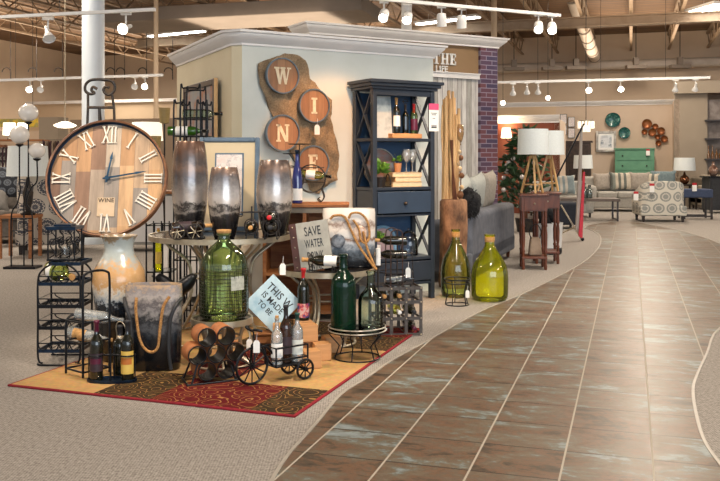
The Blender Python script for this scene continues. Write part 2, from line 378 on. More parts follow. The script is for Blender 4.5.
# ------------------------------------------------------------------ near partition (cream and sage block with crown)
E1 = V((.863,.505,0)); E2 = V((-.439,.899,0)); NB = V((-.505,.863,0))
C1 = V((-1.036,7.549,0)); C2 = V((-1.135,7.60,0)); CR = V((.729,8.58,0)); CL = V((-1.985,9.326,0))
def wallslab(name, a, b, h, t, mat, z0=0, nrm=None):
    d = (b-a).normalized(); n = nrm or V((-d.y, d.x, 0)); mb = MB()
    p = [a, b, b+n*t, a+n*t]; mb.add([(q.x, q.y, z0) for q in p]+[(q.x, q.y, h) for q in p], [(0,1,2,3),(4,5,6,7),(0,1,5,4),(1,2,6,5),(2,3,7,6),(3,0,4,7)])
    return struct(mb.build(name, mat))
HW = 2.33
cb_ = CR+NB*.5; clb = CL+V((1.2,1.0,0))
wallslab('wall_front', C1, CR, HW, .12, m_sage)
wallslab('wall_right', CR, cb_, HW, .12, m_sage, nrm=-E1)
mb = MB(); q = [C1, C1+V((.05,.13,0)), C2+V((.10,.10,0)), C2]
mb.add([(p.x,p.y,0) for p in q]+[(p.x,p.y,HW) for p in q], [(0,1,2,3),(4,5,6,7),(0,1,5,4),(1,2,6,5),(2,3,7,6),(3,0,4,7)]); struct(mb.build('wall_corner', m_cream))
wallslab('wall_left', CL, C2, HW, .12, m_cream)
CROWN = [(0,-.0),(.012,.0),(.014,.018),(.03,.03),(.06,.06),(.085,.085),(.088,.1),(.105,.105),(.108,.125),(.0,.125)]
def crown(name, path, z, scale=1.0, back=.0, mat=None, prof=CROWN, side=1):
    """moulding swept along a path of plan points, mitred"""
    P = [V(p) for p in path]; k = len(P); vs = []; n = len(prof)
    for i in range(k):
        d0 = (P[i]-P[i-1]).normalized() if i else (P[1]-P[0]).normalized(); d1 = (P[i+1]-P[i]).normalized() if i < k-1 else d0
        n0 = V((d0.y, -d0.x, 0))*side; n1 = V((d1.y, -d1.x, 0))*side; m = (n0+n1).normalized(); m /= max(.3, m.dot(n0))
        for o, zz in prof: q = P[i]+m*o*scale; vs.append((q.x, q.y, z+zz*scale))
    fs = [(i*n+j, i*n+(j+1) % n, (i+1)*n+(j+1) % n, (i+1)*n+j) for i in range(k-1) for j in range(n)]
    fs += [tuple(range(n)), tuple((k-1)*n+j for j in range(n-1, -1, -1))]
    mb = MB(); mb.add(vs, fs); return struct(mb.build(name, mat or m_trimw, sharp=40))
crown('trim_3', [CL-E2*-.001, C2, C1, CR, cb_], HW-.02)
mb = MB(); a = CL+E2*.0
mb.add([(p.x,p.y,z) for z in (HW-.01, HW+.0) for p in (CL, C2, C1, CR, cb_)], [(0,1,2,3,4),(9,8,7,6,5)]); struct(mb.build('ceiling_partition', m_trimw))
# ------------------------------------------------------------------ second partition: planks, sign band and brick pillar
B1 = V((1.715,12.5,0)); B2 = B1+E1*.315; BL = V((-.65,11.116,0)); H2 = 2.95
m_brown = M('brown_panel', '8A6F50', '83694A', 2, .7)
m_whitewash = planks('whitewashed_planks', 0, 2, .085, 9, ['B9B8B4','C9C8C4','A9A8A2','D2D1CD','BDBBB5'], 26, .75, gap=.07)
def brick():
    m, nt, out = _new('painted_brick'); b = bsdf(nt, out, .75); v = coords(nt, rot=(PI/2,0,0))
    bt = N(nt, 'ShaderNodeTexBrick', Scale=1); bt.offset = .5
    for k_, val in (('Color1', c4(hx('6A4048'))), ('Color2', c4(hx('3C3A58'))), ('Mortar', c4(hx('8C8494'))), ('Mortar Size', .006), ('Brick Width', .21), ('Row Height', .067), ('Bias', -.1)): bt.inputs[k_].default_value = val
    nt.links.new(v, bt.inputs[0]); nt.links.new(bt.outputs[0], b.inputs['Base Color'])
    bp = N(nt, 'ShaderNodeBump', Strength=.6, Distance=.006); bp.invert = True; nt.links.new(bt.outputs[1], bp.inputs['Height']); nt.links.new(bp.outputs[0], b.inputs['Normal']); return m
m_brick = brick(); ang1 = math.atan2(E1.y, E1.x)
Lw = (B1-BL).length
def rootstruct(name, mb, mat, loc, rz): o = struct(mb.build(name, mat)); o.location = loc; o.rotation_euler = (0,0,rz); return o
mb = MB(); mb.b2((0,0,0), (Lw,.12,2.5)); rootstruct('wall_back', mb, m_whitewash, BL, ang1)
mb = MB(); mb.b2((0,-.01,2.5), (Lw,.12,H2)); rootstruct('wall_back', mb, m_brown, BL, ang1)
mb = MB(); mb.b2((0,-.05,2.465), (Lw-.005,-.0102,2.53)); mb.b2((0,-.07,2.53), (Lw-.005,-.0102,2.545)); rootstruct('trim_4', mb, m_trimw, BL, ang1)
mb = MB(); mb.b2((0,-.06,0), (.315,.5,H2)); rootstruct('wall_pillar', mb, m_brick, B1, ang1)
p0 = BL-V((-.505,.863,0))*.01; NB_ = V((-.505,.863,0))
crown('trim_5', [BL+NB_*.4, BL-NB_*.01, B1-NB_*.065-E1*.0, B2-NB_*.065, B2+NB_*.5], H2-.02, 1.15)
sg = thing('wall_lettering', 'white serif THE above LIFE lettering on brown band beside brick pillar', 'lettering', BL, ang1)
mb = MB(); 
def onwall2(px, py):           # local x,z on the second partition at a pixel
    r = (px-360)/F; t = (r*BL.y-BL.x)/(E1.x-r*E1.y); Y = BL.y+E1.y*t; return t, H-(py-160)/F*Y
x, z = onwall2(443.5, 59); s_ = 11.5/F*12.1
slab_text(mb, 'THE', s_, Matrix.Translation((x, -.035, z)), .02, .12); mb.build('lettering', m_white, sg)
x, z = onwall2(440.3, 69.3); text_obj('LIFE', .118, m_white, sg, Matrix.Translation((x, -.03, z)) @ STAND, .012)
# ------------------------------------------------------------------ far walls
def onq(px, q):               # plan point on the plane U.p = q at pixel column px
    r = (px-360)/F; Y = q/(r*U.x+U.y); return V((r*Y, Y, 0))
def farwall(name, px0, px1, q, h, mat, t=.15, z0=0): return wallslab(name, onq(px0, q), onq(px1, q), h, t, mat, z0)
CH = 6.1; QF = 34.2
a, b_ = onq(-420, QF), onq(1250, QF)
m_corr = planks('corrugated_deck', 1, 0, .32, 60, ['77593C','6E5236','7E6246','735638'], 6, .7, gap=.2)
m_wallcorr = M('far_metal_wall', 'DAC6AE', 'D0BBA2', .6, .85)
o = MB(); Lf = (b_-a).length; o.b2((0,0,0), (Lf,.2,CH)); rootstruct('wall_far', o, m_wallcorr, a, math.atan2((b_-a).y, (b_-a).x))
mb = MB(); mb.box((0,16,CH+.05), (64,52,.1)); o = mb.build('ceiling', m_corr); o.matrix_world = FR; struct(o)
# art wall, right wall, rust wall, left taupe wall
QA = 26.6
farwall('wall_art', 556, 677, QA, 2.98, m_beige)
wallslab('wall_art', onq(677, QA)-U*1.4, onq(677, QA), 2.98, .12, m_beige)
crown('trim_6', [onq(500, QA-.01), onq(675, QA-.01)], 2.92, 1.1)
a = onq(668, QA)-U*1.4
farwall('wall_tan', 674.5, 707.5, QA-1.4, 3.25, m_tan)
farwall('wall_tan', 707, 900, QA-.9, 3.25, m_taupe)
farwall('ceiling_soffit', 674.5, 900, QA-1.55, 3.45, m_tan, .6, 3.12)
farwall('wall_rust', 470, 559.5, 21.2, 2.28, m_rust)
wallslab('wall_rust', onq(559.5, 21.2), onq(559.5, 21.2)+U*2, 2.28, .12, m_beige)
crown('trim_7', [onq(470, 21.19), onq(559.7, 21.19)], 2.2, 1.5)
farwall('wall_side', 70, 182, 15.5, 2.15, m_taupe)
farwall('wall_side', 39, 58, 22, 2.6, m_tan, .5)
farwall('wall_side', -60, 40, 27, 2.4, m_beige)
farwall('wall_ledge', -200, 330, 30, 3.62, m_beige2, .3, .0)
farwall('trim_8', -200, 330, 29.9, 3.72, m_trimw, .4, 3.6)
farwall('wall_ledge', 480, 680, 30.5, 3.15, m_beige2)
a = W_*-24; mb = MB(); mb.b2((-.2,0,0), (0,34.2,CH)); rootstruct('wall_left', mb, m_wallcorr, a, -th)
# round columns and slim posts
def column(px, Y, r, mat, label, h=CH):
    p = at(px, 160, Y); mb = MB(); mb.lathe([(r, 0), (r, h)], 28); mb.lathe([(r*1.15,0),(r*1.15,.12),(r*1.02,.14)], 28)
    o = mb.build('wall_column', mat); o.location = (p.x, p.y, 0); return struct(o)
column(93.2, 13.4, .171, M('white_column', 'D8E2EA', 'D2DCE4', 2, .45), '')
column(156, 22, .06, m_beige2, ''); column(406.5, 18, .11, m_white, ''); column(494, 24, .08, m_beige2, '')
# ------------------------------------------------------------------ ceiling steel, ducts
m_steel = M('joist_steel', '9A8670', '8A745C', 3, .6)
m_duct = M('painted_duct', '8A7F74', '81766B', 1, .7)
for j in range(-14, 17):
    x = j*1.35; mb = MB()
    p, q = U*16+W_*x, U*34.1+W_*x
    for z, w in ((5.98,.12), (5.45,.09)): mb.beam((p.x,p.y,z), (q.x,q.y,z), w, .06)
    n = 26
    for i in range(n):
        s0 = p+(q-p)*(i/n); s1 = p+(q-p)*((i+1)/n); mb.beam((s0.x,s0.y,5.46 if i % 2 else 5.96), (s1.x,s1.y,5.96 if i % 2 else 5.46), .03, .03)
    tag(mb.build('ceiling_joist', m_steel), 'tan open web steel joist under the roof deck', 'joist', 'open web joists under the roof deck')
for q_ in (25.6,):
    mb = MB(); p, q = U*q_-W_*16, U*q_+W_*24
    mb.beam((p.x,p.y,5.40), (q.x,q.y,5.40), .3, .04); mb.beam((p.x,p.y,5.14), (q.x,q.y,5.14), .3, .04); mb.beam((p.x,p.y,5.27), (q.x,q.y,5.27), .04, .24)
    tag(mb.build('ceiling_girder', m_steel), 'tan steel girder crossing under the open web roof joists', 'girder')
p, q = onq(112, 21), onq(372, 21.2)
mb = MB(); mb.beam((p.x,p.y,5.18), (q.x,q.y,5.18), 2.0, .36); tag(mb.build('rectangular_duct', m_duct, bev=.02), 'wide grey flat duct along the top left of the ceiling', 'duct')
# spiral duct dropping at the right, horizontal pipe on the far wall
m_spiral = M('galvanised_duct', 'CFC4B6', 'BFB3A4', 2, .5, .05)
pts = [at(560,-40,25), at(575,5,26.5), at(585,32,28), at(590,46,29.6), at(595,58,31.4)]
sd = thing('spiral_duct', 'galvanised round duct slanting down from the roof to the far wall', 'duct')
mb = MB(); sp_ = smooth(pts, 6); mb.tube(sp_, .2, 18); mb.build('duct_pipe', m_spiral, sd)
for k in range(2, len(sp_)-1, 3):
    d = (sp_[k+1]-sp_[k-1]).normalized()*.03; mb = MB(); mb.cyl(sp_[k]-d, sp_[k]+d, .225, 18); mb.build('joint_ring', m_duct, sd)
mb = MB(); z0 = at(600, 66, 32.6).z; mb.beam(V((0,0,z0))+onq(380, 33.6), V((0,0,z0))+onq(900, 33.6), .34, .34); tag(mb.build('sprinkler_main', m_spiral, bev=.1, seg=4), 'pale horizontal pipe running along the far beige wall', 'pipe')
# ------------------------------------------------------------------ lights
def fluoro(px, py, lab, L=1.2, w=.28, rz=0):
    Y = (5.4-H)*F/(160-py); p = at(px, py, Y); t = thing('fluorescent_fixture', lab, 'ceiling light', p, rz, 'fluorescent ceiling fixtures')
    mb = MB(); mb.box((0,0,.05), (w, L, .07)); mb.build('housing', m_white, t)
    mb = MB()
    for s in (-.07,.07): mb.cyl((s,-L/2+.03,.0), (s,L/2-.03,.0), .02, 10)
    mb.box((0,0,.008), (w*.85, L*.94, .01)); mb.build('tube_lamps', m_tube, t)
    
    for y_ in (-L*.3, L*.3): mb = MB(); mb.tube([(0,y_,.08),(0,y_,.58)], .006); mb.build('hanger', m_white, t)
fluoro(176, 34, 'lit fluorescent fixture hanging left above the cream partition', 2.4, .25, 1.05)
fluoro(447, 21, 'lit fluorescent fixture hanging above the far end of the white crown', 2.2, .3, .9)
fluoro(713, 9, 'lit square fluorescent fixture at the top right corner of the ceiling', 1.4, .9, .2)
def area(name, loc, e, sx, sy, col, rot=(0,0,0)):
    l = bpy.data.lights.new(name, 'AREA'); l.energy = e; l.shape = 'RECTANGLE'; l.size = sx; l.size_y = sy; l.color = col
    o = bpy.data.objects.new(name, l); COL.objects.link(o); o.location = loc; o.rotation_euler = rot; return o
WARM = (1,.86,.7)
for i in range(4):  # assumed lamp grid, unseen and apart from the built fixtures
    for j in range(5):
        p = U*(3+j*6.5)+W_*(-19+i*9.7); area('assumed_ceiling_lamp', (p.x, p.y, 5.3), (225 if j < 3 else 220), .5, 2.4, WARM, (0,0,-th)); area('ceiling_fill', (p.x, p.y, 4.9), (90 if j < 3 else 130), 4, 5, (1,.8,.6), (PI,0,-th))  # the upward areas are unseen fill, added to brighten the ceiling
def spot(loc, target, e, ang=50, col=WARM, r=.05, blend=.6):
    l = bpy.data.lights.new('spot', 'SPOT'); l.energy = e; l.spot_size = math.radians(ang); l.spot_blend = blend; l.color = col; l.shadow_soft_size = r
    o = bpy.data.objects.new('unseen_spot_lamp', l); COL.objects.link(o); o.location = loc
    o.rotation_euler = (V(target)-V(loc)).to_track_quat('-Z', 'Y').to_euler(); return o
def track_head(p, d, lab, lit=True, style='can', s=1.0):
    """p top of stem; d aim direction"""
    d = V(d).normalized(); t = thing('track_spotlight', lab, 'track light', p, 0, 'white track spotlights')
    mb = MB(); mb.box((0,0,-.012), (.1*s,.035*s,.03*s)); mb.tube([(0,0,-.02),(0,0,-.12*s)], .009*s); mb.build('stem', m_white, t)
    c = V((0,0,-.15*s)); rot = V((0,0,1)).rotation_difference(d).to_matrix().to_4x4(); mm = Matrix.Translation(c) @ rot
    mb = MB()
    if style == 'can': mb.lathe([(.028*s,-.07*s),(.05*s,-.06*s),(.056*s,0),(.056*s,.08*s),(.05*s,.08*s),(.048*s,.04*s),(.0,.04*s)], 18, mm)
    else: mb.lathe([(.018*s,-.09*s),(.022*s,-.02*s),(.03*s,0),(.058*s,.06*s),(.056*s,.066*s),(.02*s,.01*s),(0,.01*s)], 18, mm)
    mb.build('lamp_head', m_white, t)
    mb = MB(); mb.lathe([(.0,.045*s if style == 'can' else .03*s),(.046*s,.05*s if style=='can' else .055*s)], 16, mm); mb.build('bulb', m_glow if lit else m_white, t)
    return t
def rail(p, q, lab, w=.035, wires=()):
    t = thing('light_track', lab, 'light track', p); d = V(q)-V(p); mb = MB(); mb.beam((0,0,0), d, w, w*.8); mb.build('track_rail', m_white, t)
    if wires:
        for s in wires: mb = MB(); mb.tube([d*s+V((0,0,w*.4)), d*s+V((0,0,min(4.9,CH)-p[2]+1.0))], .004, 4); mb.build('hanger_wire', m_iron, t)
def atz(px, py, z): return at(px, py, (z-H)*F/(160-py))
ZT = 3.25
rail(atz(-30,18.5,ZT), atz(155,9.5,ZT), 'nearer white light track across the top left', .05, (.5,))
track_head(atz(48,17.5,ZT), (.35,-.5,-.8), 'unlit white reflector spotlight on the top left track', False, 'bell', 1.5)
track_head(atz(126,12.5,ZT), (-.3,-.9,-.35), 'glowing spotlight right of the white column on the near track', True, 'bell', 1.35)
rail(atz(358,-3,ZT), atz(560,15.5,ZT), 'nearer white light track above the crown moulding and pillar', .05, (.3,.8))
for px, py, lab, lit in ((384,1,'leftmost glowing can spotlight on the track above the crown', True), (407.5,3.5,'second glowing can spotlight on the track above the crown', True),
        (441.5,6,'unlit can spotlight above the lit fluorescent fixture, left of a pair', False), (461.5,8,'unlit can spotlight, right of a pair above the lettering', False),
        (538.5,14,'glowing can spotlight, left of the pair at the track end', True), (552,15,'glowing can spotlight, outermost at the track end', True)):
    track_head(atz(px,py,ZT), (-.15,-.75,-.6) if lit else (.05,.25,-1), lab, lit, 'can', 1.12)
ZR = 2.95
def atY(px, py, Y): return at(px, py, Y)
rail(at(497,82.5,17.6), at(710,77.5,16.7), 'low white light track in front of the art wall', .06, (.2,.5,.8))
for i, (px, py, lit) in enumerate(((513,83,False),(527,82,False),(538,82,False),(588.5,81,True),(620.5,80,True),(675.5,79.5,False),(695.5,79,False))):
    track_head(at(px,py,17.2), (-.1,-.9,-.4) if lit else (.1,.6,-.8), 'small %s spotlight on the low right track, number %s from the left' % ('lit' if lit else 'unlit', ('one','two','three','four','five','six','seven')[i]), lit, 'bell', 1.1)
rail(at(-20,81,17), at(163,75,16.4), 'far white light track crossing behind the column', .06, (.2,.6))
for px, lit, lab in ((30,True,'small lit spotlight left of the column above the globe lamp'), (41,False,'small unlit spotlight beside a lit one above the globe lamp'), (135,False,'small unlit spotlight on the far track right of the column'), (145,True,'small lit spotlight on the far track right of the column')):
    track_head(at(px,79.5 if px < 100 else 76.5,16.8), (.1,-.9,-.5), lab, lit, 'bell', 1.15)
for i, (px, py) in enumerate(((514,69),(552,68.5),(576,68),(636,67),(680,66.5))):
    p = at(px, py, 30.6); t = thing('hanging_unit', 'small hanging metal fixture in front of the far pipe, %s from the left' % ('first','second','third','fourth','fifth')[i], 'fixture', p, 0, 'hanging fixtures by the far pipe')
    mb = MB(); mb.box((0,0,0), (.7,.3,.12)); mb.box((0,0,.2), (.18,.18,.25)); mb.build('housing', m_duct, t); mb = MB(); mb.tube([(0,0,.3),(0,0,CH-p.z)], .015, 5); mb.build('rod', m_iron, t)
for i, (px, py) in enumerate(((503,103),(548,98))):
    p = at(px, py, 20); t = thing('ceiling_bulb', 'small bright round bulb hanging beside the brick pillar' if i == 0 else 'small bright round bulb hanging above the white drum shades', 'lamp', p); mb = MB(); mb.sphere((0,0,0), .05); mb.build('bulb', m_glow, t)
    mb = MB(); mb.tube([(0,0,.05),(0,0,CH-p.z)], .006, 4); mb.build('cord', m_iron, t)
for i in range(7):
    px = (10,36,62,114,124,146,172)[i]; p = at(px, 72, 28.4); t = thing('curved_hook', 'small dark curved conduit hanging near the far left wall', 'conduit', p, 0, 'curved conduits by the far left wall')
    mb = MB(); mb.tube(circ((-.12,0,0), .14, 10, 'y', PI, 0)+[V((.02,0,-.25))], .018, 5); mb.tube([(.02,0,.0),(.02,0,CH-p.z)], .012, 5); mb.build('conduit', m_iron, t)
area('assumed_daylight', (4.5,-7,2.6), 620, 11, 4.2, (.80,.90,1), (math.radians(86),0,math.radians(12)))  # cool area light added behind the camera as assumed daylight; no window is modelled
p_ = at(352,190,7.9); spot((.25,6.2,3.5), (p_.x,p_.y,1.0), 300, 40, (1,.46,.16), .06, .35)  # unseen spot, assumed from the warm light on the sage wall
spot((-2.6,4.2,3.5), (-1.1,6.0,.7), 330, 52, (1,.8,.6), .06)  # this and the next two: unseen spots added over display and demijohns
spot((.6,3.6,3.5), (-.6,5.5,.2), 210, 42, (1,.85,.68), .06)
spot((1.9,5.4,3.6), (1.0,8.2,.4), 260, 48, (1,.85,.68), .06)
# world fill: daylight assumed to enter from an unseen shop front behind the camera
w = bpy.data.worlds.new('World'); SC.world = w; w.use_nodes = True; bg = w.node_tree.nodes['Background']; bg.inputs[0].default_value = (.78,.88,1,1); bg.inputs[1].default_value = .55
# ------------------------------------------------------------------ camera
cam = bpy.data.cameras.new('camera'); co = bpy.data.objects.new('camera', cam); COL.objects.link(co); co.location = (0,0,H); co.rotation_euler = (PI/2,0,0)
cam.sensor_width = 36; cam.lens = F/720*36; cam.shift_y = -(240.5-160)/720; cam.clip_end = 200; SC.camera = co
SC.view_settings.view_transform = 'Standard'; SC.view_settings.look = 'None'; SC.view_settings.gamma = 1; SC.view_settings.exposure = .3; SC.view_settings.use_curve_mapping = False
# ================================================================== FOREGROUND DISPLAY
g_clear = glass('clear_glass', (.95,.97,.97), .05)
g_green = glass('green_bottle_glass', (.74,.88,.52), .05, (.3,.5,.15), .05)
g_teal = glass('deep_teal_glass', (.02,.20,.11), .01, (.003,.06,.03), .2)
g_yell = glass('yellow_green_glass', (.94,.94,.08), .04, (.6,.64,.02), .12)
g_pale = glass('pale_green_glass', (.78,.90,.80), .04)
g_moss = glass('moss_green_glass', (.76,.84,.42), .04, (.3,.4,.1), .06)
g_dark = glass('dark_wine_glass', (.16,.16,.04), .04, (.012,.014,.008), .5)
g_frost = glass('pale_frosted_glass', (.93,.95,.95), .08, (.75,.80,.80), .28)
g_blue = glass('cobalt_glass', (.02,.05,.40), .06, (.008,.02,.20), .7)
g_brown = glass('brown_wine_glass', (.34,.16,.05), .04, (.03,.016,.008), .4)
def rug_mat():
    m, nt, out = _new('patchwork_rug'); b = bsdf(nt, out, .95, spec=.1); v = coords(nt); sp = nt.nodes.new('ShaderNodeSeparateXYZ'); nt.links.new(v, sp.inputs[0])
    def m_(op, a, bb=None):
        x = N(nt, 'ShaderNodeMath', operation=op)
        for i, q in enumerate((a, bb)):
            if q is None: continue
            if isinstance(q, (int, float)): x.inputs[i].default_value = q
            else: nt.links.new(q, x.inputs[i])
        return x.outputs[0]
    X, Y = sp.outputs[0], sp.outputs[1]      # x 0..1.8, y 0..2.4 from the near right corner
    def inbox(x0, y0, x1, y1): return m_('MULTIPLY', m_('MULTIPLY', m_('GREATER_THAN', X, x0), m_('LESS_THAN', X, x1)), m_('MULTIPLY', m_('GREATER_THAN', Y, y0), m_('LESS_THAN', Y, y1)))
    cur = None
    GOLD, RED, BRN = hx('B8925C'), hx('5A0E14'), hx('3A2C1E')
    n = N(nt, 'ShaderNodeTexNoise', Scale=30, Detail=3); nt.links.new(v, n.inputs['Vector'])
    base = N(nt, 'ShaderNodeRGB'); base.outputs[0].default_value = c4(GOLD); cur = base.outputs[0]
    for box_, col in (((-1.22,0,-.86,.55), BRN), ((-.86,0,-.26,.50), RED), ((-.26,0,0,.50), BRN), ((-.98,.55,-.62,1.3), RED), ((-.6,1.55,0,2.0), BRN), ((-.45,2.0,0,2.4), RED), ((-1.1,1.3,-.6,2.4), BRN)):
        mx = N(nt, 'ShaderNodeMix', data_type='RGBA'); nt.links.new(inbox(*box_), mx.inputs[0]); nt.links.new(cur, mx.inputs[6]); mx.inputs[7].default_value = c4(col); cur = mx.outputs[2]
    # curling line pattern: noisy rings
    vo = N(nt, 'ShaderNodeTexVoronoi', Scale=7.5); nt.links.new(v, vo.inputs['Vector'])
    w = N(nt, 'ShaderNodeTexNoise', Scale=7, Detail=1); nt.links.new(v, w.inputs['Vector'])
    s = m_('FRACT', m_('ADD', m_('MULTIPLY', vo.outputs['Distance'], 5.0), m_('MULTIPLY', w.outputs[0], 4.0)))
    line = m_('LESS_THAN', m_('ABSOLUTE', m_('SUBTRACT', s, .5)), .075)
    mx = N(nt, 'ShaderNodeMix', data_type='RGBA'); nt.links.new(m_('MULTIPLY', line, .45), mx.inputs[0]); nt.links.new(cur, mx.inputs[6]); mx.inputs[7].default_value = c4(hx('C99A4E')); cur = mx.outputs[2]
    edge = m_('MAXIMUM', m_('GREATER_THAN', m_('ABSOLUTE', m_('ADD', X, .9)), .885), m_('GREATER_THAN', m_('ABSOLUTE', m_('SUBTRACT', Y, 1.2)), 1.185))
    mx = N(nt, 'ShaderNodeMix', data_type='RGBA'); nt.links.new(edge, mx.inputs[0]); nt.links.new(cur, mx.inputs[6]); mx.inputs[7].default_value = c4(hx('8C1F2A')); cur = mx.outputs[2]
    x2 = N(nt, 'ShaderNodeMix', data_type='RGBA', blend_type='MULTIPLY'); x2.inputs[0].default_value = .5; nt.links.new(cur, x2.inputs[6]); nt.links.new(n.outputs['Color'], x2.inputs[7])
    hs = N(nt, 'ShaderNodeHueSaturation', Saturation=.95, Value=1.2); nt.links.new(x2.outputs[2], hs.inputs['Color'])
    nt.links.new(hs.outputs[0], b.inputs['Base Color'])
    n2 = N(nt, 'ShaderNodeTexNoise', Scale=180, Detail=2); nt.links.new(v, n2.inputs['Vector']); bp = N(nt, 'ShaderNodeBump', Strength=.5, Distance=.004); nt.links.new(n2.outputs[0], bp.inputs['Height']); nt.links.new(bp.outputs[0], b.inputs['Normal'])
    return m
RB = G(295,418); ra = math.radians(-19.5); RT = .012
mb = MB(); mb.b2((-1.8,0,.0), (0,2.4,RT)); o = mb.build('patchwork_rug', rug_mat(), bev=.004); o.location = RB; o.rotation_euler = (0,0,ra)
tag(o, 'red, gold and brown patchwork rug with red edging under the display', 'rug')
# ------------------------------------------------------------------ bottles
def bottle(name, label, loc, glassm, h=.32, r=.039, d=None, paper=None, foil=None, cork=True, band=None, group=None, rz=0, cat='bottle', prof=None, foil_h=.2, labz=(.16,.46), logo=None):
    t = thing(name, label, cat, loc, rz, group)
    if d is not None:
        t.rotation_mode = 'QUATERNION'; t.rotation_quaternion = V((0,0,1)).rotation_difference(V(d).normalized())
    pr = prof or [(.01,.012),(.7,.0),(.97,.008),(1,.03),(1,.58),(.96,.64),(.78,.70),(.5,.75),(.38,.79),(.35,.86),(.34,.96),(.40,.965),(.40,.99),(.33,1.0),(.28,1.0)]
    pr = [(a*r, b_*h) for a, b_ in pr]
    mb = MB(); mb.lathe(pr, 20); mb.build('glass_body', glassm, t)
    if paper:
        mb = MB(); z0, z1 = labz; rr = r*1.012; mb.lathe([(rr, z0*h),(rr*1.001, z1*h)], 16, a0=-PI*.95, a1=-PI*.05); mb.build('paper_label', paper, t)
        if band:
            mb = MB(); mb.lathe([(r*1.025,(z0+.42*(z1-z0))*h),(r*1.025,(z0+.72*(z1-z0))*h)], 12, a0=-PI*.8, a1=-PI*.2); mb.build('label_emblem', band, t)
    nk = .4*r
    if foil:
        mb = MB(); mb.lathe([(r*.37,(1-foil_h)*h),(r*.37,.955*h),(r*.44,.96*h),(r*.44,1.0*h),(r*.40,1.006*h),(0,1.007*h)], 16); mb.build('foil_cap', foil, t)
    elif cork:
        mb = MB(); mb.lathe([(r*.27,.95*h),(r*.30,1.0*h),(r*.32,1.05*h),(0,1.052*h)], 12); mb.build('cork', m_cork, t)
    return t
def demijohn(name, label, loc, gm, r, h, cat='jar', collar=None, cork=False):
    t = thing(name, label, cat, loc)
    if cork: body = [(1,.06),(1.0,.58),(.985,.64),(.93,.70),(.82,.76),(.62,.82),(.42,.87),(.29,.905),(.25,.93),(.25,.97)]
    else: body = [(.98,.07),(1.0,.2),(1.0,.36),(.975,.44),(.90,.53),(.76,.61),(.56,.69),(.38,.77),(.28,.83),(.25,.87),(.25,.97)]
    pr = [(.02,.02),(.75,.0),(.92,.015)]+body+[(.30,.972),(.30,1.0),(.2,1.0)]
    mb = MB(); mb.lathe([(a*r, b_*h) for a, b_ in pr], 36); mb.build('glass_body', gm, t)
    if collar: mb = MB(); mb.lathe([(r*.262,h*.885),(r*.275,h*.89),(r*.275,h*.955),(r*.262,h*.96)], 20); mb.build('rope_collar', collar, t)
    if cork: mb = MB(); mb.lathe([(r*.2,h*.985),(r*.30,h*1.001),(r*.31,h*1.035),(0,h*1.036)], 16); mb.build('cork_lid', m_cork, t)
    return t
def hangtag(label, p, s=1.0, parent_tag='price_tag'):
    s *= .72
    t = thing(parent_tag, label, 'price tag', p, 0, None)
    mb = MB(); mb.prism([(-.016*s,-.05*s),(.016*s,-.05*s),(.016*s,.0),(.008*s,.012*s),(-.008*s,.012*s),(-.016*s,0)], .002); mb.build('card', m_paper, t)
    mb = MB(); mb.tube([(0,0,.008*s),(.004,0,.05*s)], .0015, 4); mb.build('string', m_white, t); return t
# ------------------------------------------------------------------ wall clock on an iron easel
def ease():
    Y = 6.1; a = lambda px, py, dy=0: at(px, py, Y+dy)
    base = at(99, 160, Y); t = thing('display_easel', 'black iron easel with scrolled top holding the big clock', 'easel', (base.x, Y, 0)); o = V((base.x, Y, 0))
    def part(nm, pts, r=.011): mb = MB(); mb.tube([p-o for p in pts], r*.85, 8); mb.build(nm, m_iron, t)
    scroll = [a(97,89), a(93,87), a(91.5,90.5), a(94.5,93), a(90,94), a(85.5,91), a(85.5,85), a(90,80.5), a(97,79.4), a(104,79.8), a(111,80.8), a(114.6,85), a(114,91), a(110,94.5), a(105.5,93.5), a(103.5,89.5), a(106,86.5), a(109,88)]
    part('scroll_top', smooth(scroll, 5), .012)
    fl = V((a(85,160).x, Y-.12, .01)); fr = V((a(121,160).x+.05, Y-.12, .01))
    part('front_leg', [a(88,93), a(88,107), fl]); part('front_leg', [a(112,94), a(114,108), fr])
    part('rear_leg', [a(99.5,108), V((a(99,160).x, Y+.55, .01))], .010)
    part('crossbar', [a(88,107.5), a(113.5,107.5)], .012); part('ledge_bar', [a(85,236,-.08), a(120,236,-.08)], .012)
    part('center_strut', [a(99.5,107.5), a(99.5,123)], .012); part('foot_bar', [V((fl.x,fl.y,.02)), V((fr.x,fr.y,.02))])
ease()
Yc = 5.9; cc = at(108, 178.8, Yc); Rc = .406
ck = thing('wall_clock', 'large round wooden plank clock with white roman numerals and blue hands', 'clock', cc, 0, rot=(math.radians(-14), 0, math.radians(4)))
m_dial = planks('reclaimed_planks', 0, 2, .098, .42, ['B08A64','8C847C','C4A17A','745848','A39484','C09A70','A27C58','B8AA98','B69C80','8A6C58'], 22, .6, gap=.015)
m_rim = M('barrel_rim_wood', '8A6042', '5E3C28', 9, .45, .1, .2); m_numer = M('numeral_white', 'E8E2D6', 'DDD6C8', 10, .5)
m_hand = M('blue_hand_metal', '2F5878', '24455F', 10, .35, .5)
mb = MB(); mb.lathe([(0,.0),(Rc-.01,.0),(Rc-.01,.012),(0,.012)], 64, Matrix.Rotation(PI/2, 4, 'X')); mb.build('dial', m_dial, ck)
mb = MB(); prr = [(Rc-.014,.055),(Rc-.004,.060),(Rc,.055),(Rc,-.012),(Rc-.014,-.012),(Rc-.014,.055)]; mb.open_lathe(prr, 72, Matrix.Rotation(PI/2, 4, 'X')); mb.build('rim', m_rim, ck)
mb = MB(); mb.open_lathe([(Rc-.0145,.054),(Rc-.0145,.013),(Rc-.022,.0125)], 72, Matrix.Rotation(PI/2, 4, 'X')); mb.build('inner_band', m_bluesheen, ck)
ROM = ['XII','I','II','III','IIII','V','VI','VII','VIII','IX','X','XI']
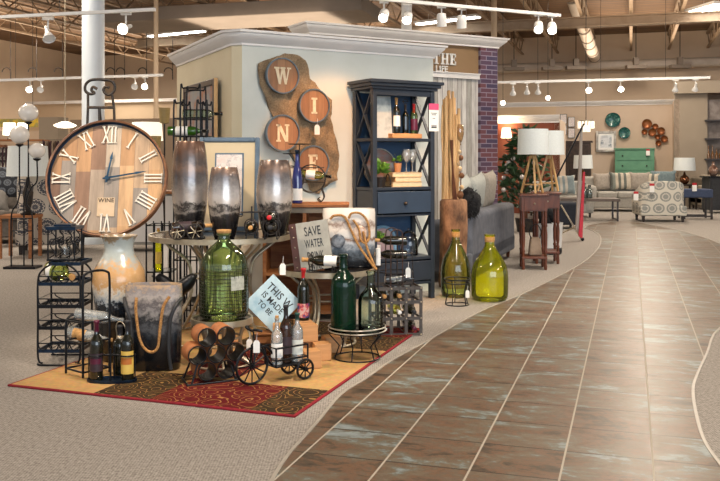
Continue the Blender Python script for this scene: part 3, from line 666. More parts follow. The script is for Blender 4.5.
for i, s in enumerate(ROM):
    a_ = -i*PI/6; mb = MB(); w_ = sum(slab(c)[0] for c in s)+.08*(len(s)-1)
    m_ = Matrix.Rotation(-a_, 4, 'Y') @ Matrix.Translation((0,-.024,Rc*.76))
    thin(mb, s, .12, m_); mb.build('numeral', m_numer, ck)
def hand(nm, a_, L, w): 
    mb = MB(); mb.prism([(-w,-.03),(w,-.03),(w*.8,L*.7),(w*1.5,L*.72),(0,L),(-w*1.5,L*.72),(-w*.8,L*.7)], .004, Matrix.Rotation(a_, 4, 'Y') @ Matrix.Translation((0,-.034,0))); mb.build(nm, m_hand, ck)
hand('hour_hand', math.radians(9), .19, .007); hand('minute_hand', math.radians(80), .27, .006)
mb = MB(); mb.cyl((0,-.012,0), (0,-.04,0), .016); mb.build('hub', m_hand, ck)
mb = MB(); mb.box((.0,-.015,-.2), (.115,.006,.13)); mb.build('name_plaque', M('pale_plaque', 'CDB598', 'C0A888', 12, .6), ck)
text_obj('WINE', .04, m_iron, ck, Matrix.Translation((0,-.019,-.155)) @ STAND, .001)
# ------------------------------------------------------------------ glazed vases
def glaze(name, stops, zs, rough=.22, metal=0, n_amt=.28, nscale=7):
    """coloured bands of a fired glaze: stops at heights, broken up by noise"""
    m, nt, out = _new(name); b = bsdf(nt, out, rough, metal, coat=.3); v = coords(nt); sp = nt.nodes.new('ShaderNodeSeparateXYZ'); nt.links.new(v, sp.inputs[0])
    n = N(nt, 'ShaderNodeTexNoise', Scale=nscale, Detail=6, Roughness=.7); nt.links.new(v, n.inputs['Vector'])
    a = N(nt, 'ShaderNodeMath', operation='DIVIDE'); nt.links.new(sp.outputs[2], a.inputs[0]); a.inputs[1].default_value = zs
    s_ = N(nt, 'ShaderNodeMath', operation='MULTIPLY_ADD'); nt.links.new(n.outputs[0], s_.inputs[0]); s_.inputs[1].default_value = n_amt; nt.links.new(a.outputs[0], s_.inputs[2])
    s2 = N(nt, 'ShaderNodeMath', operation='SUBTRACT'); nt.links.new(s_.outputs[0], s2.inputs[0]); s2.inputs[1].default_value = n_amt/2
    r = ramp(nt, [(p, hx(c)) for p, c in stops]); nt.links.new(s2.outputs[0], r.inputs[0]); nt.links.new(r.outputs[0], b.inputs['Base Color'])
    n2 = N(nt, 'ShaderNodeTexNoise', Scale=26, Detail=3); nt.links.new(v, n2.inputs['Vector']); bp = N(nt, 'ShaderNodeBump', Strength=.12, Distance=.01); nt.links.new(n2.outputs[0], bp.inputs['Height']); nt.links.new(bp.outputs[0], b.inputs['Normal'])
    return m
hA = .80
mA = glaze('cream_black_glaze', [(0,'121417'),(.38,'14171B'),(.47,'202832'),(.50,'9FA6AB'),(.56,'C8C2B6'),(.62,'B58F62'),(.74,'C49B6C'),(.82,'9DA5A3'),(.95,'A3ACAC'),(1,'8E7A60')], hA, nscale=20, n_amt=.42)
t = thing('floor_vase', 'tall flared floor vase with black base and cream shoulder below the clock', 'vase', (at(119,160,5.56).x, 5.56, RT))
mb = MB(); mb.lathe([(.02,.01),(.10,0),(.115,.02),(.135,.25),(.16,.42),(.168,.50),(.16,.575),(.125,.64),(.10,.68),(.09,.71),(.093,.745),(.108,.785),(.118,.80),(.112,.802),(.098,.78),(.083,.71),(.083,.69),(0,.66)], 40); mb.build('vase_body', mA, t)
def flatvase(name, lab, loc, w, d_, h, mat, rz=0, rim=.012, squeeze=.9):
    t = thing(name, lab, 'vase', loc, rz); mb = MB(); n = 40
    def ring(k, z): return [((abs(math.cos(a))**.55)*math.copysign(1, math.cos(a))*w/2*k, (abs(math.sin(a))**.75)*math.copysign(1, math.sin(a))*d_/2*k, z) for a in [2*PI*i/n for i in range(n)]]
    prof = [(.86,0),(.93,.02*h),(.97,.15*h),(1,.6*h),(1,.93*h),(.985,h),(.93,h),(.92,.9*h),(.9,.5*h)]; vs = []
    for k, z in prof: vs += ring(k, z)
    fs = [(i*n+j, i*n+(j+1) % n, (i+1)*n+(j+1) % n, (i+1)*n+j) for i in range(len(prof)-1) for j in range(n)] + [tuple(range(n)), tuple((len(prof)-1)*n+j for j in range(n))]
    mb.add(vs, fs); mb.build('vase_body', mat, t); return t
mR = glaze('dripped_glaze_black', [(0,'0E1012'),(.30,'131518'),(.42,'24292F'),(.50,'4E5054'),(.58,'26282C'),(.68,'8A8684'),(.76,'5A5658'),(.86,'A8A09A'),(.93,'8A8484'),(1,'BCA080')], .53, nscale=14, n_amt=.5)
tv = flatvase('rope_handled_vase', 'square black and pewter glazed vase with rope handle on the rug', (at(154,160,5.3).x, 5.3, RT), .345, .155, .525, mR)
mb = MB(); mb.tube(smooth([(-.085,-.09,.455),(-.085,-.098,.36),(-.06,-.1,.2),(-.01,-.1,.13),(.045,-.1,.15),(.062,-.1,.28),(.08,-.098,.4),(.115,-.088,.46)], 6), .009, 8); mb.build('rope_handle', m_rope, tv)
for sx in (-1, 1):
    mb = MB(); mb.tube(smooth([(sx*.176,-.02,.44),(sx*.15,-.088,.40),(sx*.118,-.094,.30),(sx*.113,-.094,.12),(sx*.125,-.088,.02)], 6), .011, 8); mb.build('pressed_ridge', m_charcoal, tv)
# ------------------------------------------------------------------ black wire bottle tower with lantern on top
Yr = 5.45; x0, x1 = at(38,160,Yr).x, at(80,160,Yr).x; wr = x1-x0; dr = .24
zt = [at(50, y, Yr).z for y in (351, 328, 306.5, 284)]
tw = thing('bottle_tower', 'tiered black wire bottle tower at the left end of the display', 'wine rack', (x0, Yr, 0))
def wires(t, nm, lst, mat, r=.006, closed=False, n=6):
    mb = MB()
    for p in lst: mb.tube(p, r, n, closed)
    return mb.build(nm, mat, t)
ztop = at(50,262,Yr).z
for i, (x, y) in enumerate(((0,0),(wr,0),(0,dr),(wr,dr))):
    s = 1 if x > 0 else -1
    wires(tw, 'post', [smooth([(x-s*.03,y,.012),(x,y,.05),(x,y,.3),(x,y,ztop-.12),(x-s*.03,y,ztop-.05),(x-s*.09,y,ztop-.012)], 5)], m_black, .0065)
for k, z in enumerate(zt+[ztop-.012]):
    mb = MB(); top = k == len(zt)
    xa, xb = (0, wr) if not top else (.07, wr-.0)
    for y in (0, dr): mb.beam((xa,y,z), (xb,y,z), .006, .022)
    for x in (xa, xb): mb.beam((x,0,z), (x,dr,z), .006, .022)
    mb.build('tier_rail', m_bluesheen if k in (0,3,4) else m_black, tw)  # blue tiers have highlights painted onto otherwise black rails
    mb = MB()
    for j in range(7): x = xa+(xb-xa)*(j+.5)/7; mb.tube([(x,0,z-.004),(x,dr,z-.004)], .0035, 4)
    mb.build('tier_wires', m_black, tw)
for z in zt:
    wires(tw, 'tier_rail', [[(0,0,z+.048),(wr,0,z+.048),(wr,dr,z+.048),(0,dr,z+.048)]], m_black, .004, True)
    wires(tw, 'scallop', [circ((wr/2, dr, z+.045), wr/2.4, 14, 'y', PI, 2*PI, .04)], m_black, .004)
    for j in range(4):
        wires(tw, 'scallop', [circ(((j+.5)*wr/4, 0, z+.045), wr/8.6, 10, 'y', PI, 2*PI, .04)], m_black, .004)
wires(tw, 'foot_loop', [smooth([(.0,0,.012),(.03,-.03,.008),(wr-.03,-.03,.008),(wr,0,.012)], 5)], m_black)
wires(tw, 'foot_loop', [smooth([(.0,dr,.012),(.03,dr+.02,.008),(wr-.03,dr+.02,.008),(wr,dr,.012)], 5)], m_black)
bb = at(50,276,Yr+.1)
t = bottle('round_flask', 'bulbous corked glass flask lying in the top tier of the wire tower', (x0+.03, Yr+.13, zt[3]+.086), g_moss, .24, .066, d=(.8,-.62,-.16), prof=[(.01,.0),(.6,.0),(.9,.06),(1,.2),(1,.42),(.85,.55),(.5,.64),(.3,.70),(.27,.95),(.33,.96),(.33,1),(.28,1)], paper=m_paper, labz=(.2,.4))
# lantern
lx = at(65,160,Yr+.12).x; tl = thing('wire_lantern', 'small black scrolled wire lantern with blue square top, on the wire tower', 'lantern', (lx, Yr+.12, ztop+.001))
hl = at(65,227,Yr).z-ztop-.001; s = .084
mb = MB(); mb.box((0,0,hl-.012), (.19,.17,.02)); mb.box((0,0,hl+.004), (.11,.1,.014)); mb.build('lantern_roof', m_bluesheen, tl)
mb = MB(); mb.box((0,0,.006), (.18,.16,.012)); mb.build('lantern_base', m_black, tl)
for sx in (-1,1):
    for sy in (-1,1): wires(tl, 'corner_post', [[(sx*s,sy*.072,.0),(sx*s,sy*.072,hl-.015)]], m_black, .005)
for sy in (-1,1):
    for j in range(3):
        cx_ = (j-1)*.054; wires(tl, 'wire_scroll', [smooth([(cx_-.02,sy*.074,.02),(cx_+.015,sy*.074,.05),(cx_-.015,sy*.074,.1),(cx_+.018,sy*.074,.15),(cx_-.01,sy*.074,hl-.03),(cx_+.02,sy*.074,hl-.02)], 5), circ((cx_,sy*.074,hl*.55), .02, 10, 'y')+[V((cx_+.02,sy*.074,hl*.55))]], m_black, .0035)
mb = MB(); mb.lathe([(.03,.012),(.034,.02),(.034,.09),(.031,.09)], 16); mb.build('candle_glass', g_clear, tl)
# arched rack in front of the tower
ar = thing('arched_wire_rack', 'black arched wire rack holding two lying bottles, left of the vases', 'wine rack', (at(83,160,5.2).x, 5.2, RT))
o_ = V((at(83,160,5.2).x, 5.2, RT))
def loc_(px, py, Y): return at(px,py,Y)-o_
def fl(px, Y): p = at(px,160,Y)-o_; return V((p.x, p.y, .006))
za = at(83,270,5.2).z-RT
pA, pB, pC = fl(66,5.17), fl(83,5.06), fl(101,5.3); pD = V((pA.x+.09, pA.y+.27, .006)); 
def arch(p, q, z, nm='arch_frame'): 
    p, q = V(p), V(q); d = q-p; wires(ar, nm, [smooth([p, p+V((0,0,z*.5)), p+V((0,0,z-.06)), p+d*.12+V((0,0,z-.012)), p+d*.5+V((0,0,z)), p+d*.88+V((0,0,z-.012)), q+V((0,0,z-.06)), q+V((0,0,z*.5)), q], 5)], m_black, .0075)
arch(pB, pB+V((.115,.14,0)), za); arch(pA, pA+V((.115,.14,0)), za*.56)
for z in (.03, .20, .32): wires(ar, 'side_rail', [[pA+V((0,0,z)), pB+V((0,0,z))], [pB+V((0,0,z)), pB+V((.115,.14,z))], [pA+V((.0,0,z)), pA+V((.115,.14,z))], [pA+V((.115,.14,z)), pB+V((.115,.14,z))]], m_black, .006)
bottle('wine_bottle', 'clear empty bottle lying in the upper cradle of the arched rack', (pA+o_)+V((.035,.07,.345)), g_frost, .30, .037, d=(.97,-.05,-.12), cork=False)
bottle('wine_bottle', 'clear corked bottle lying in the lower cradle of the arched rack', (pA+o_)+V((-.02,.1,.228)), g_frost, .28, .038, d=(.95,-.2,-.12), paper=m_cork)
# ------------------------------------------------------------------ oval bottle caddy on the rug
cy = 5.0; cx = at(112,160,cy).x; cd = thing('bottle_caddy', 'black oval iron caddy carrying wine bottles at the rug front', 'bottle caddy', (cx, cy, RT))
mb = MB(); mb.lathe([(.14,.0),(.145,.004),(.145,.018),(.138,.018),(.137,.008),(0,.008)], 32, sx=1, sy=.42); mb.build('oval_tray', m_bluesheen, cd)
bx = .09
wires(cd, 'ring_band', [circ((-bx,0,.155), .044, 20)], m_black, .005, True); wires(cd, 'ring_band', [circ((bx,0,.155), .044, 20)], m_black, .005, True)
wires(cd, 'handle_post', [[(0,-.03,.01),(0,-.03,.2)], [(0,.045,.01),(0,.045,.2)], [(-.045,0,.155),(.045,0,.155)], [(0,-.03,.155),(0,.045,.155)]], m_black, .0055)
wires(cd, 'side_post', [[(-bx,.044,.01),(-bx,.044,.155)], [(bx,.044,.01),(bx,.044,.155)], [(-bx-.044,0,.01),(-bx-.044,0,.155)], [(bx+.044,0,.01),(bx+.044,0,.155)]], m_black, .004)
cz = RT+.009
m_burg = M('burgundy_foil', '5A1634', '4A102A', 20, .35); m_ylab = M('yellow_label', 'D8B75A', 'C9A748', 12, .6); m_dlab = M('dark_label', '2A1D24', '3A2830', 18, .6)
bottle('wine_bottle', 'dark wine bottle with burgundy foil and dark label, left in the oval caddy', (cx-bx, cy, cz), g_dark, .345, .037, foil=m_burg, paper=m_dlab, band=m_burg, foil_h=.26)
bottle('wine_bottle', 'dark wine bottle with yellow label, right in the oval caddy', (cx+bx, cy, cz), g_dark, .345, .037, foil=m_charcoal, paper=m_ylab, band=M('emblem_orange','C0702C'), foil_h=.24, labz=(.12,.5))
bt = bottle('wine_bottle', 'dark bottle with silver collar and wire bail standing behind the oval caddy', (cx+.01, cy+.13, RT+.001), g_dark, .30, .04, cork=False, foil=m_charcoal)
wires(bt, 'wire_bail', [smooth([(-.016,0,.23),(-.02,-.01,.3),(0,-.01,.325),(.03,-.01,.30),(.05,-.01,.2),(.04,-.01,.14)], 5)], m_nickel, .003)
mb = MB(); mb.lathe([(.017,.21),(.021,.215),(.021,.235),(.017,.24)], 16); mb.build('silver_collar', m_nickel, bt)
# ------------------------------------------------------------------ nest of round metal tables
m_top = M('dark_glass_table_top', '1C1815', '28221D', 8, .12, .1)
def round_table(name, label, c, r, z, legs=6, waist=.45, ring=None, z0=RT, mat=m_nickel, r0=.8, seed=0):
    t = thing(name, label, 'table', (c[0], c[1], z0)); h = z-z0
    mb = MB(); mb.lathe([(0,h-.014),(r-.008,h-.014),(r-.008,h),(0,h)], 56); mb.build('table_top', m_top, t)
    mb = MB(); mb.open_lathe([(r-.008,h-.03),(r+.004,h-.03),(r+.004,h+.006),(r-.008,h+.006),(r-.008,h-.03)], 64); mb.build('rim_band', mat, t)
    for i in range(legs):
        for s in (-1, 1):
            a = 2*PI*i/legs+s*.09+seed; P = []
            for u, k in ((1,.78),(.93,.74),(.78,waist+.06),(.6,waist),(.42,waist+.02),(.2,.62),(.06,r0-.03),(0,r0)):
                P.append((math.cos(a)*r*k, math.sin(a)*r*k, max(.009, u*(h-.02))))
            mb = MB(); mb.tube(smooth(P, 4), .0105, 7); mb.build('leg', mat, t)
    for u, k in ((.60, waist), (.012/h, r0)):
        mb = MB(); mb.tube(circ((0,0,max(.008,u*h)), r*k, 40), .0075, 6, True); mb.build('leg_ring', mat, t)
    return t
T1 = (at(221,160,6.25).x, 6.25); zT1 = .76
round_table('round_table', 'tallest round table with champagne metal rim carrying barrel vases', T1, .51, zT1, 6, .42, seed=.3)
T2 = (at(327,160,6.05).x, 6.05); zT2 = .54
round_table('round_table', 'middle height round metal table carrying the slogan sign and rope vase', T2, .335, zT2, 6, .45, r0=.6, seed=.1)
T3 = (at(222,160,5.42).x, 5.42); zT3 = .305
round_table('round_table', 'low round metal table under the netted green demijohn', T3, .19, zT3, 5, .6, r0=.95)
mS = M('brushed_silver', 'B8B4AA', 'A09A8E', 8, .3, .7)
T4 = (at(357,160,5.6).x, 5.6); zT4 = .195
st = thing('bottle_stand', 'low double ring wire stand under two large green bottles', 'stand', (T4[0], T4[1], RT))
mb = MB(); mb.lathe([(0,zT4-RT-.01),(.182,zT4-RT-.01),(.182,zT4-RT),(0,zT4-RT)], 40); mb.build('tray', m_top, st)
for z, r in ((zT4-RT+.002,.186),(zT4-RT+.026,.186),(.006,.15)): wires(st, 'ring', [circ((0,0,z), r, 40)], mS if z > .1 else m_black, .0045, True)
for i in range(6): a = i*PI/3+.3; wires(st, 'stand_leg', [[(math.cos(a)*.186,math.sin(a)*.186,zT4-RT+.026),(math.cos(a)*.184,math.sin(a)*.184,zT4-RT-.02),(math.cos(a)*.12,math.sin(a)*.12,.09),(math.cos(a)*.15,math.sin(a)*.15,.006)]], m_black, .0045)
big = [(.01,.015),(.85,.0),(.97,.01),(1,.04),(1,.58),(.96,.64),(.82,.70),(.52,.755),(.34,.80),(.31,.84),(.30,.96),(.36,.965),(.36,.99),(.3,1.0),(.24,1.0)]
bottle('large_bottle', 'very tall deep teal green glass bottle on the double ring stand', (T4[0]-.088, T4[1]-.01, zT4+.001), g_teal, .495, .083, prof=big, cork=False)
bottle('large_bottle', 'pale green clear glass bottle right of the deep teal one', (T4[0]+.09, T4[1]-.01, zT4+.001), g_pale, .385, .083, prof=[(.01,.02),(.85,.0),(.97,.01),(1,.05),(1,.46),(.96,.54),(.8,.61),(.5,.68),(.33,.74),(.31,.8),(.30,.955),(.37,.96),(.37,.99),(.3,1.0),(.24,1.0)], cork=False)
# big netted demijohn
dj = demijohn('demijohn', 'green glass demijohn in a wire net on the low round table', (T3[0]+.012, T3[1], zT3+.001), g_green, .15, .535, cork=True)
for z in [.015+.0225*i for i in range(14)]: wires(dj, 'net_ring', [circ((0,0,z), .1525*(1 if z > .03 else .97), 32)], m_iron, .0014, True, 4)
for i in range(32): a = 2*PI*i/32; wires(dj, 'net_wire', [[(math.cos(a)*.145,math.sin(a)*.145,.012),(math.cos(a)*.1535,math.sin(a)*.1535,.04),(math.cos(a)*.1535,math.sin(a)*.1535,.31)]], m_iron, .0014, n=4)
mb = MB(); mb.lathe([(.156,.19),(.156,.25),(.152,.275)], 10, a0=-PI*.36, a1=-PI*.16); mb.build('paper_label', M('crumpled_paper','B8BAB0','8E948A',25,.8,bump=.8), dj)
# ------------------------------------------------------------------ barrel vases and picture on the tall table
mB = glaze('burnished_pewter_glaze', [(0,'1A1A1C'),(.20,'2C2A2C'),(.27,'4A4644'),(.31,'B8B0A8'),(.36,'3E3A3A'),(.40,'D6CEC6'),(.50,'C8C0BA'),(.60,'9A9694'),(.70,'6E6A6C'),(.80,'8A7468'),(.90,'5E5654'),(1,'6E564A')], .6, rough=.27, metal=.6, n_amt=.34, nscale=11)
def barrel(label, px, Y, r, h, sc=1):
    t = thing('barrel_vase', label, 'vase', (at(px,160,Y).x, Y, zT1+.001)); mb = MB()
    pr = [(.02,.01),(.60,0),(.64,.02),(.78,.15),(.92,.32),(1,.50),(1,.60),(.96,.74),(.87,.90),(.79,.985),(.76,1.0),(.71,.985),(.8,.85),(.85,.6),(0,.5)]
    mb.lathe([(a*r, b_*h) for a, b_ in pr], 40); mb.build('vase_body', mB, t)
    mb = MB(); mb.open_lathe([(r*.93,h*.30),(r*.915,h*.292)], 36); return t
barrel('tallest barrel shaped pewter vase, left on the tall round table', 190, 6.14, .13, .672)
barrel('shortest barrel shaped pewter vase, in the middle on the tall round table', 224.5, 5.92, .112, .49)
barrel('medium barrel shaped pewter vase, right on the tall round table', 274.5, 6.13, .13, .54)
m_bluefr = M('slate_blue_frame', '5E7488', '4C6074', 9, .5); m_mat = M('cream_mat', 'CFC0A2', 'C8B898', 3, .8)
def sketch_mat():
    m, nt, out = _new('sketch_paper'); b = bsdf(nt, out, .8); v = coords(nt)
    n = N(nt, 'ShaderNodeTexNoise', Scale=14, Detail=6, Roughness=.7); nt.links.new(v, n.inputs['Vector'])
    r = ramp(nt, [(.40, hx('E4DCD8')), (.47, hx('E4DCD8')), (.49, hx('9C98A0')), (.51, hx('DFD6D2')), (.7, hx('D9C4BE'))]); nt.links.new(n.outputs[0], r.inputs[0]); nt.links.new(r.outputs[0], b.inputs['Base Color']); return m
m_sketch = sketch_mat()
fx = at(229,160,6.55).x; pf = thing('framed_sketch', 'slate blue framed sketch with wide cream mat leaning on the tall table', 'picture', (fx, 6.53, zT1), rot=(math.radians(-6),0,0))
def frame_parts(t, w, h, fw, dep, mfr, mmat, mpic, mw, inner=None):
    for nm, lo, hi in (('frame_side',(-w/2,-dep,0),(-w/2+fw,0,h)),('frame_side',(w/2-fw,-dep,0),(w/2,0,h)),('frame_side',(-w/2+fw,-dep,0),(w/2-fw,0,fw)),('frame_side',(-w/2+fw,-dep,h-fw),(w/2-fw,0,h))):
        mb = MB(); mb.b2(lo, hi); mb.build(nm, mfr, t, bev=min(fw,dep)*.25)
    mb = MB(); mb.b2((-w/2+fw,-dep*.5,fw), (w/2-fw,-.002,h-fw)); mb.build('mat_board', mmat, t)
    if inner:
        a, b_ = w/2-fw-mw, fw+mw
        mb = MB(); mb.b2((-a,-dep*.62,b_), (a,-dep*.45,h-b_)); mb.build('inner_border', inner, t); a -= .012; b_ += .012
        mb = MB(); mb.b2((-a,-dep*.68,b_), (a,-dep*.6,h-b_)); mb.build('artwork', mpic, t)
    else: mb = MB(); mb.b2((-w/2+fw+mw,-dep*.6,fw+mw), (w/2-fw-mw,-dep*.45,h-fw-mw)); mb.build('artwork', mpic, t)
frame_parts(pf, .46, .715, .035, .03, m_bluefr, m_mat, m_sketch, .085, m_bluefr)
# iron bottle cradles on the tall table
def cradle(label, loc, rz=0, n=2, r=.05, L=.2):
    t = thing('bottle_cradle', label, 'bottle holder', loc, rz)
    for y in ([-L/2, L/2] if n == 2 else [0]):
        wires(t, 'wheel_ring', [circ((0,y,r+.004), r, 20, 'y')], m_iron, .005, True)
        for k in range(4): a = k*PI/4; wires(t, 'spoke', [[(math.cos(a)*r,y,r+.004+math.sin(a)*r),(-math.cos(a)*r,y,r+.004-math.sin(a)*r)]], m_iron, .003)
    wires(t, 'axle', [[(0,-L/2,r*.25),(0,L/2,r*.25)], [(-r*.8,-L/2,r*.5),(-r*.8,L/2,r*.5)], [(r*.8,-L/2,r*.5),(r*.8,L/2,r*.5)]], m_iron, .004); return t
def ring_cradle(label, loc, rz=0, R=.048, L=.16, scroll=True):
    t = thing('bottle_cradle', label, 'bottle holder', loc, rz)
    for y in (-L/2, L/2): wires(t, 'ring', [circ((0,y,R+.035), R, 20, 'y')], m_iron, .0045, True)
    wires(t, 'runner', [smooth([(-R*.8,-L/2-.01,.02),(-R*.8,-L/2,.005),(-R*.8,L/2,.005),(-R*.8,L/2+.01,.02)], 3), smooth([(R*.8,-L/2-.01,.02),(R*.8,-L/2,.005),(R*.8,L/2,.005),(R*.8,L/2+.01,.02)], 3)], m_iron, .0045)
    for s in (-1,1):
        for y in (-L/2,L/2): wires(t, 'strut', [[(s*R*.8,y,.005),(s*R*.75,y,.05)]], m_iron, .004)
    return t
z1 = zT1+.002
p = V((at(190,160,5.83).x, 5.83, z1)); tc = ring_cradle('iron ring cradle with corked bottle before the tallest barrel vase', p, 1.15, .046)
Rv = Matrix.Rotation(-1.15, 4, 'Z')
for wx_ in (-.075, .045):
    wires(tc, 'wheel', [[Rv @ q for q in circ((wx_,-.062,.056), .052, 22, 'y')]], m_iron, .0055, True)
    for k in range(3): a = k*PI/3+.2; wires(tc, 'wheel_spoke', [[Rv @ V((wx_+math.cos(a)*.05,-.062,.056+math.sin(a)*.05)), Rv @ V((wx_-math.cos(a)*.05,-.062,.056-math.sin(a)*.05))]], m_nickel, .003)
bottle('wine_bottle', 'corked dark bottle lying in the ring cradle before the tallest barrel vase', p+V((-.11,-.045,.083)), g_brown, .27, .036, d=(.93,.37,.03), foil=m_cork, paper=m_dlab, foil_h=.22)
p = V((at(251,160,5.9).x, 5.92, z1)); tc = ring_cradle('iron cross topped cradle with pale bottle between barrel vases', p, .15, .046)
wires(tc, 'cross', [[(0,-.1,.12),(0,-.1,.225)], [(-.075,-.1,.185),(.075,-.1,.185)]], m_iron, .0065)
for s in (-1,1): wires(tc, 'cross_scroll', [circ((s*.075,-.1,.17), .015, 10, 'y')], m_iron, .004, True)
bottle('wine_bottle', 'pale label bottle lying end on in the cross topped cradle', p+V((-.012,.14,.081)), g_dark, .27, .036, d=(.08,-1,0), foil=m_cork, paper=m_paper)
p = V((at(269,160,5.86).x, 5.87, z1)); tc = ring_cradle('iron ring cradle with red capped bottle by the table edge', p+V((.02,-.0,0)), 0, .052)
wires(tc, 'top_ring', [circ((0,-.08,.155), .05, 20, 'y')], m_iron, .005, True); wires(tc, 'top_stem', [[(0,-.08,.13),(0,-.08,.24)], [(-.04,-.08,.2),(.04,-.08,.2)], [(-.052,-.08,.087),(-.05,-.08,.155)], [(.052,-.08,.087),(.05,-.08,.155)]], m_iron, .005)
bottle('wine_bottle', 'red capped bottle lying end on in the ring cradle, lower', p+V((.02,.12,.087)), g_dark, .27, .037, d=(0,-1,.0), foil=m_charcoal)
bottle('wine_bottle', 'red foiled bottle pointing at the viewer above the lower one', p+V((.02,.05,.158)), g_dark, .25, .036, d=(0,-1,.0), foil=m_red, foil_h=.35)
# ------------------------------------------------------------------ tube wine rack, tricycle, blocks, signs
m_tan_l = M('brown_leather', 'A86C40', '84502C', 10, .6, bump=.2)
ty = 5.05; tx = at(213,160,ty).x; tr = thing('tube_wine_rack', 'rack of seven leather wrapped black tubes on bent iron feet', 'wine rack', (tx, ty, RT), math.radians(26))
wires(tr, 'foot_frame', [smooth([(-.16,.1,.005),(-.17,-.07,.005),(-.15,-.09,.005),(.1,-.09,.005),(.13,-.07,.005),(.13,.1,.005)], 4), [(-.15,-.085,.005),(-.11,-.07,.12)], [(.11,-.085,.005),(.09,-.07,.09)], [(-.15,.09,.005),(-.11,.07,.12)], [(.11,.09,.005),(.09,.07,.09)]], m_black, .006)
RTB = .054; dd = .113
cents = [(-.056,.068),(.058,.068),(-.113,.166),(0,.166),(.113,.166),(-.056,.264),(.058,.264)]
for i, (x, z) in enumerate(cents):
    mm = Matrix.Translation((x,0,z-.0)) @ Matrix.Rotation(PI/2, 4, 'X')
    mb = MB(); mb.open_lathe([(RTB-.004,.08),(RTB,.08),(RTB,.015),(RTB,-.08),(RTB-.004,-.08),(RTB-.004,.08)], 28, mm); tb = mb.build('tube', m_black, tr)
    if True: mb = MB(); mb.open_lathe([(RTB+.001,.066),(RTB+.0025,.064),(RTB+.0025,-.076),(RTB+.001,-.078)], 28, mm); mb.build('leather_wrap', m_tan_l, tb)
# tricycle
y0 = 4.92; g0 = V((at(252,160,y0).x, y0, RT)); ang = math.radians(38)
tk = thing('tricycle_bottle_holder', 'black iron tricycle carrying three bottles in its basket', 'bottle holder', g0, ang)
Rw = .102
def wheel(c, r, spk, nm='wheel'):
    c = V(c); wh = MB(); wh.tube(circ(c, r, 32, 'y'), .0075, 8, True); w_ = wh.build(nm, m_black, tk)
    mb = MB()
    for k in range(spk): a = k*2*PI/spk; mb.tube([c, c+V((math.cos(a)*r,0,math.sin(a)*r))], .004, 5)
    mb.cyl(c-V((0,.014,0)), c+V((0,.014,0)), .013, 12); mb.build('spokes', m_black, w_)
wheel((0,0,Rw+.008), Rw, 12); rx_ = .31
for s in (-1,1): wheel((rx_, s*.085, .063), .055, 8)
wires(tk, 'fork', [[(0,-.022,Rw+.008),(.008,-.018,.225),(.018,0,.245)], [(0,.022,Rw+.008),(.008,.018,.225),(.018,0,.245)], [(.018,0,.235),(.008,0,.31)], [(0,-.022,Rw+.008),(0,.022,Rw+.008)]], m_black, .005)
wires(tk, 'handlebar', [smooth([(.02,-.08,.318),(-.01,-.05,.325),(0.0,0,.312),(-.01,.05,.325),(.02,.08,.318)], 4)], m_black, .008)
wires(tk, 'frame', [smooth([(.015,0,.24),(.06,0,.22),(.10,0,.14),(.16,0,.085),(.31,0,.085)], 5), smooth([(.02,0,.2),(.09,0,.21),(.14,0,.16)], 4), [(rx_,-.088,.063),(rx_,.088,.063)]], m_black, .0075)
cb0 = (.125,-.06,.092); cb1 = (.345,.06,.2)
mb = MB(); mb.b2((cb0[0],cb0[1],.088), (cb1[0],cb1[1],.094)); mb.build('basket_floor', m_black, tk)
for z in (.13,.2): wires(tk, 'basket_rail', [[(cb0[0],-.06,z),(cb1[0],-.06,z),(cb1[0],.06,z),(cb0[0],.06,z)]], m_black, .0055, True)
for x in (cb0[0],cb1[0]):
    for y in (-.06,.06): wires(tk, 'basket_post', [[(x,y,.09),(x,y,.2)]], m_black, .0055)
R3 = Matrix.Rotation(ang, 4, 'Z')
def tkp(x, y, z): return g0+(R3 @ V((x,y,z)))
m_grlab = M('green_print_label', 'D8DCD4', '5E8A62', 10, .6, lo=.52, hi=.6)
bottle('wine_bottle', 'clear corked bottle with white label in the tricycle basket', tkp(.168,-.0,.0955), g_frost, .27, .034, paper=m_paper, rz=ang-.5)
bottle('wine_bottle', 'amber dark wine bottle standing tallest in the tricycle basket', tkp(.238,.012,.0955), g_brown, .335, .036, foil=m_charcoal, paper=m_dlab, rz=ang-.5, foil_h=.22)
bottle('wine_bottle', 'clear bottle with teal top and green printed label in the basket', tkp(.305,-.008,.0955), g_frost, .285, .035, foil=M('teal_foil','1E4E48','163C38',9,.4), paper=m_grlab, rz=ang-.5, foil_h=.14)
hangtag('small white tag hanging from the tricycle handlebar', g0+V((.03,-.035,.25)), 1.6)
# wooden blocks in a stepped stack
m_block = M('pale_pine_block', 'C69462', 'AC7C4E', 3, .6, stretch=(1,1,6), bump=.1)
S = .108
def block(x, y, z, rz, label):
    t = tag(MB().box((0,0,S/2), (S,S,S)).build('wooden_block', m_block, bev=.003), label, 'block', 'pine blocks stacked behind the tricycle'); t.location = (x,y,z); t.rotation_euler = (0,0,rz)
bx_ = lambda px, Y: at(px,160,Y).x
for px, Y, k, rz, lab in ((311,5.35,0,.32,'pine block nearest the tricycle wheel, on the rug'), (321.5,5.56,0,.25,'second pine block on the rug, behind the nearest'),
      (331,5.78,0,.3,'pine block on the rug farthest right, by the ring stand'), (303,5.66,0,.2,'pine block on the rug behind the tricycle basket'), (281,5.6,0,.3,'lowest pine block left behind the tricycle bottles'),
      (308,5.62,1,.32,'upper pine block directly above the nearest step'), (303.0,5.8,0,.2,'hidden rear pine block under the red foiled bottle'), (281,5.62,1,.1,'upper pine block left behind the tricycle bottles')):
    if lab.startswith('hidden'): continue
    block(bx_(px,Y), Y, RT+k*(S+.001)+.0005, rz, lab)
block(bx_(304,5.74), 5.755, RT+.0005, .22, 'rear pine block at floor level behind the upper one')
